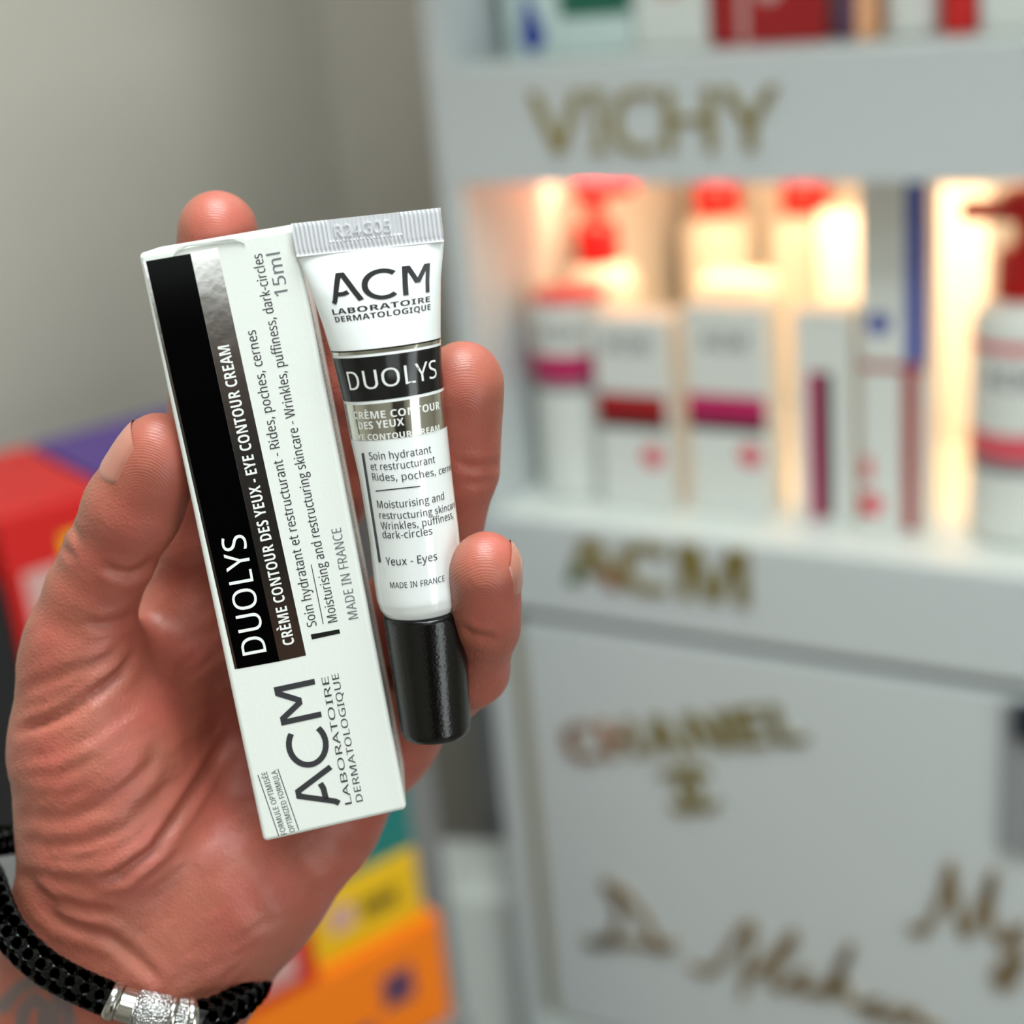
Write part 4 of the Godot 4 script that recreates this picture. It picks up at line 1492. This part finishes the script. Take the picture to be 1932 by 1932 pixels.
# ------------------------------------------------------------------ bracelet
func build_bracelet() -> void:
	var cu := Curve3D.new()
	var pts := [mm(-40, 1600, 322), mm(-22, 1660, 304), mm(14, 1752, 292.5), mm(90, 1828, 288), mm(208, 1886, 288.5), mm(285, 1908, 289), mm(362, 1920, 290.5), mm(430, 1902, 296), mm(478, 1862, 307), mm(482, 1815, 325), mm(420, 1770, 338), mm(250, 1680, 343), mm(80, 1590, 340)]
	var n := pts.size()
	for i in n + 1:
		var p: Vector3 = pts[i % n]
		var t: Vector3 = (pts[(i + 1) % n] - pts[(i + n - 1) % n]) / 6.0
		cu.add_point(p, -t, t)
	cu.bake_interval = 0.5
	var base := mm(208, 1886, 289)
	var o := thing("bracelet", "black braided leather bracelet with silver clasp around the wrist", "bracelet", Transform3D(CB, EYE + CB * (base * 0.001)))
	var put := func(p: Vector3) -> Vector3: return (p - base) * 0.001
	var len := cu.get_baked_length()
	var l0 := cu.get_closest_offset(mm(208, 1886, 288.5))
	var l1 := cu.get_closest_offset(mm(362, 1920, 290.5))
	var mid := Vector3()
	for p in pts: mid += p / n
	var frame := func(s: float) -> Array:
		s = fposmod(s, len)
		var p := cu.sample_baked(s, true)
		var t := (cu.sample_baked(fposmod(s + 0.5, len), true) - cu.sample_baked(fposmod(s - 0.5, len), true)).normalized()
		var out := (p - mid)
		out = (out - t * out.dot(t)).normalized()
		return [p, t, out, t.cross(out)]
	# core
	var g := PackedVector3Array()
	var seg := 12
	var steps := 160
	for i in steps + 1:
		var f: Array = frame.call(len * i / steps)
		for j in seg:
			var a := TAU * j / seg
			g.append(put.call(f[0] + (f[2] * cos(a) + f[3] * sin(a)) * 2.75))
	part("cord_core", grid_mesh(g, seg, true, false), M.leather, o)
	# braid: plaited strands, one lozenge for each visible turn
	var st := SurfaceTool.new()
	st.begin(Mesh.PRIMITIVE_TRIANGLES)
	var bead := SphereMesh.new()
	bead.radius = 1.0
	bead.height = 2.0
	bead.radial_segments = 10
	bead.rings = 6
	var pitch := 3.0
	var count := int(len / pitch)
	for i in count:
		for k in 6:
			var s := (i + (0.5 if k % 2 == 1 else 0.0)) * len / count
			if s > l0 - 0.5 and s < l1 + 0.5: continue
			var f: Array = frame.call(s)
			var a := TAU * k / 6.0 + 0.5
			var nn: Vector3 = f[2] * cos(a) + f[3] * sin(a)
			var tg: Vector3 = nn.cross(f[1])
			var turn := 0.5 if k % 2 == 1 else -0.5
			var al: Vector3 = f[1] * cos(turn) + tg * sin(turn)
			var ac: Vector3 = nn.cross(al)
			st.append_from(bead, 0, Transform3D(Basis(al * 0.0026, nn * 0.00085, ac * 0.0013), put.call(f[0] + nn * 2.55)))
	part("braid", st.commit(), M.leather, o)
	# clasp: rings, a smooth sleeve and hammered sleeves
	var sleeve := func(called: String, a0: float, a1: float, r: float, bulge: float, m: Material) -> void:
		var q := PackedVector3Array()
		var ns := 12
		var sg := 28
		for i in ns + 1:
			var u := float(i) / ns
			var f: Array = frame.call(lerpf(lerpf(l0, l1, a0), lerpf(l0, l1, a1), u))
			var rr := r + bulge * sin(PI * u)
			if i == 0 or i == ns: rr = 1.8
			if i == 1 or i == ns - 1:
				f = frame.call(lerpf(lerpf(l0, l1, a0), lerpf(l0, l1, a1), 0.0 if i == 1 else 1.0))
			for j in sg:
				var a := TAU * j / sg
				q.append(put.call(f[0] + (f[2] * cos(a) + f[3] * sin(a)) * rr))
		part(called, grid_mesh(q, sg, true, false), m, o)
	sleeve.call("clasp_ring", -0.02, 0.11, 3.60, 0.25, M.silver)
	sleeve.call("clasp_sleeve", 0.11, 0.34, 3.30, 0.0, M.silver)
	sleeve.call("hammered_sleeve", 0.34, 0.74, 3.55, 0.0, M.silver_hammered)
	sleeve.call("clasp_ring", 0.72, 0.80, 3.65, 0.2, M.silver)
	sleeve.call("hammered_sleeve", 0.80, 0.93, 3.45, 0.0, M.silver_hammered)
	sleeve.call("clasp_ring", 0.92, 1.02, 3.65, 0.25, M.silver)
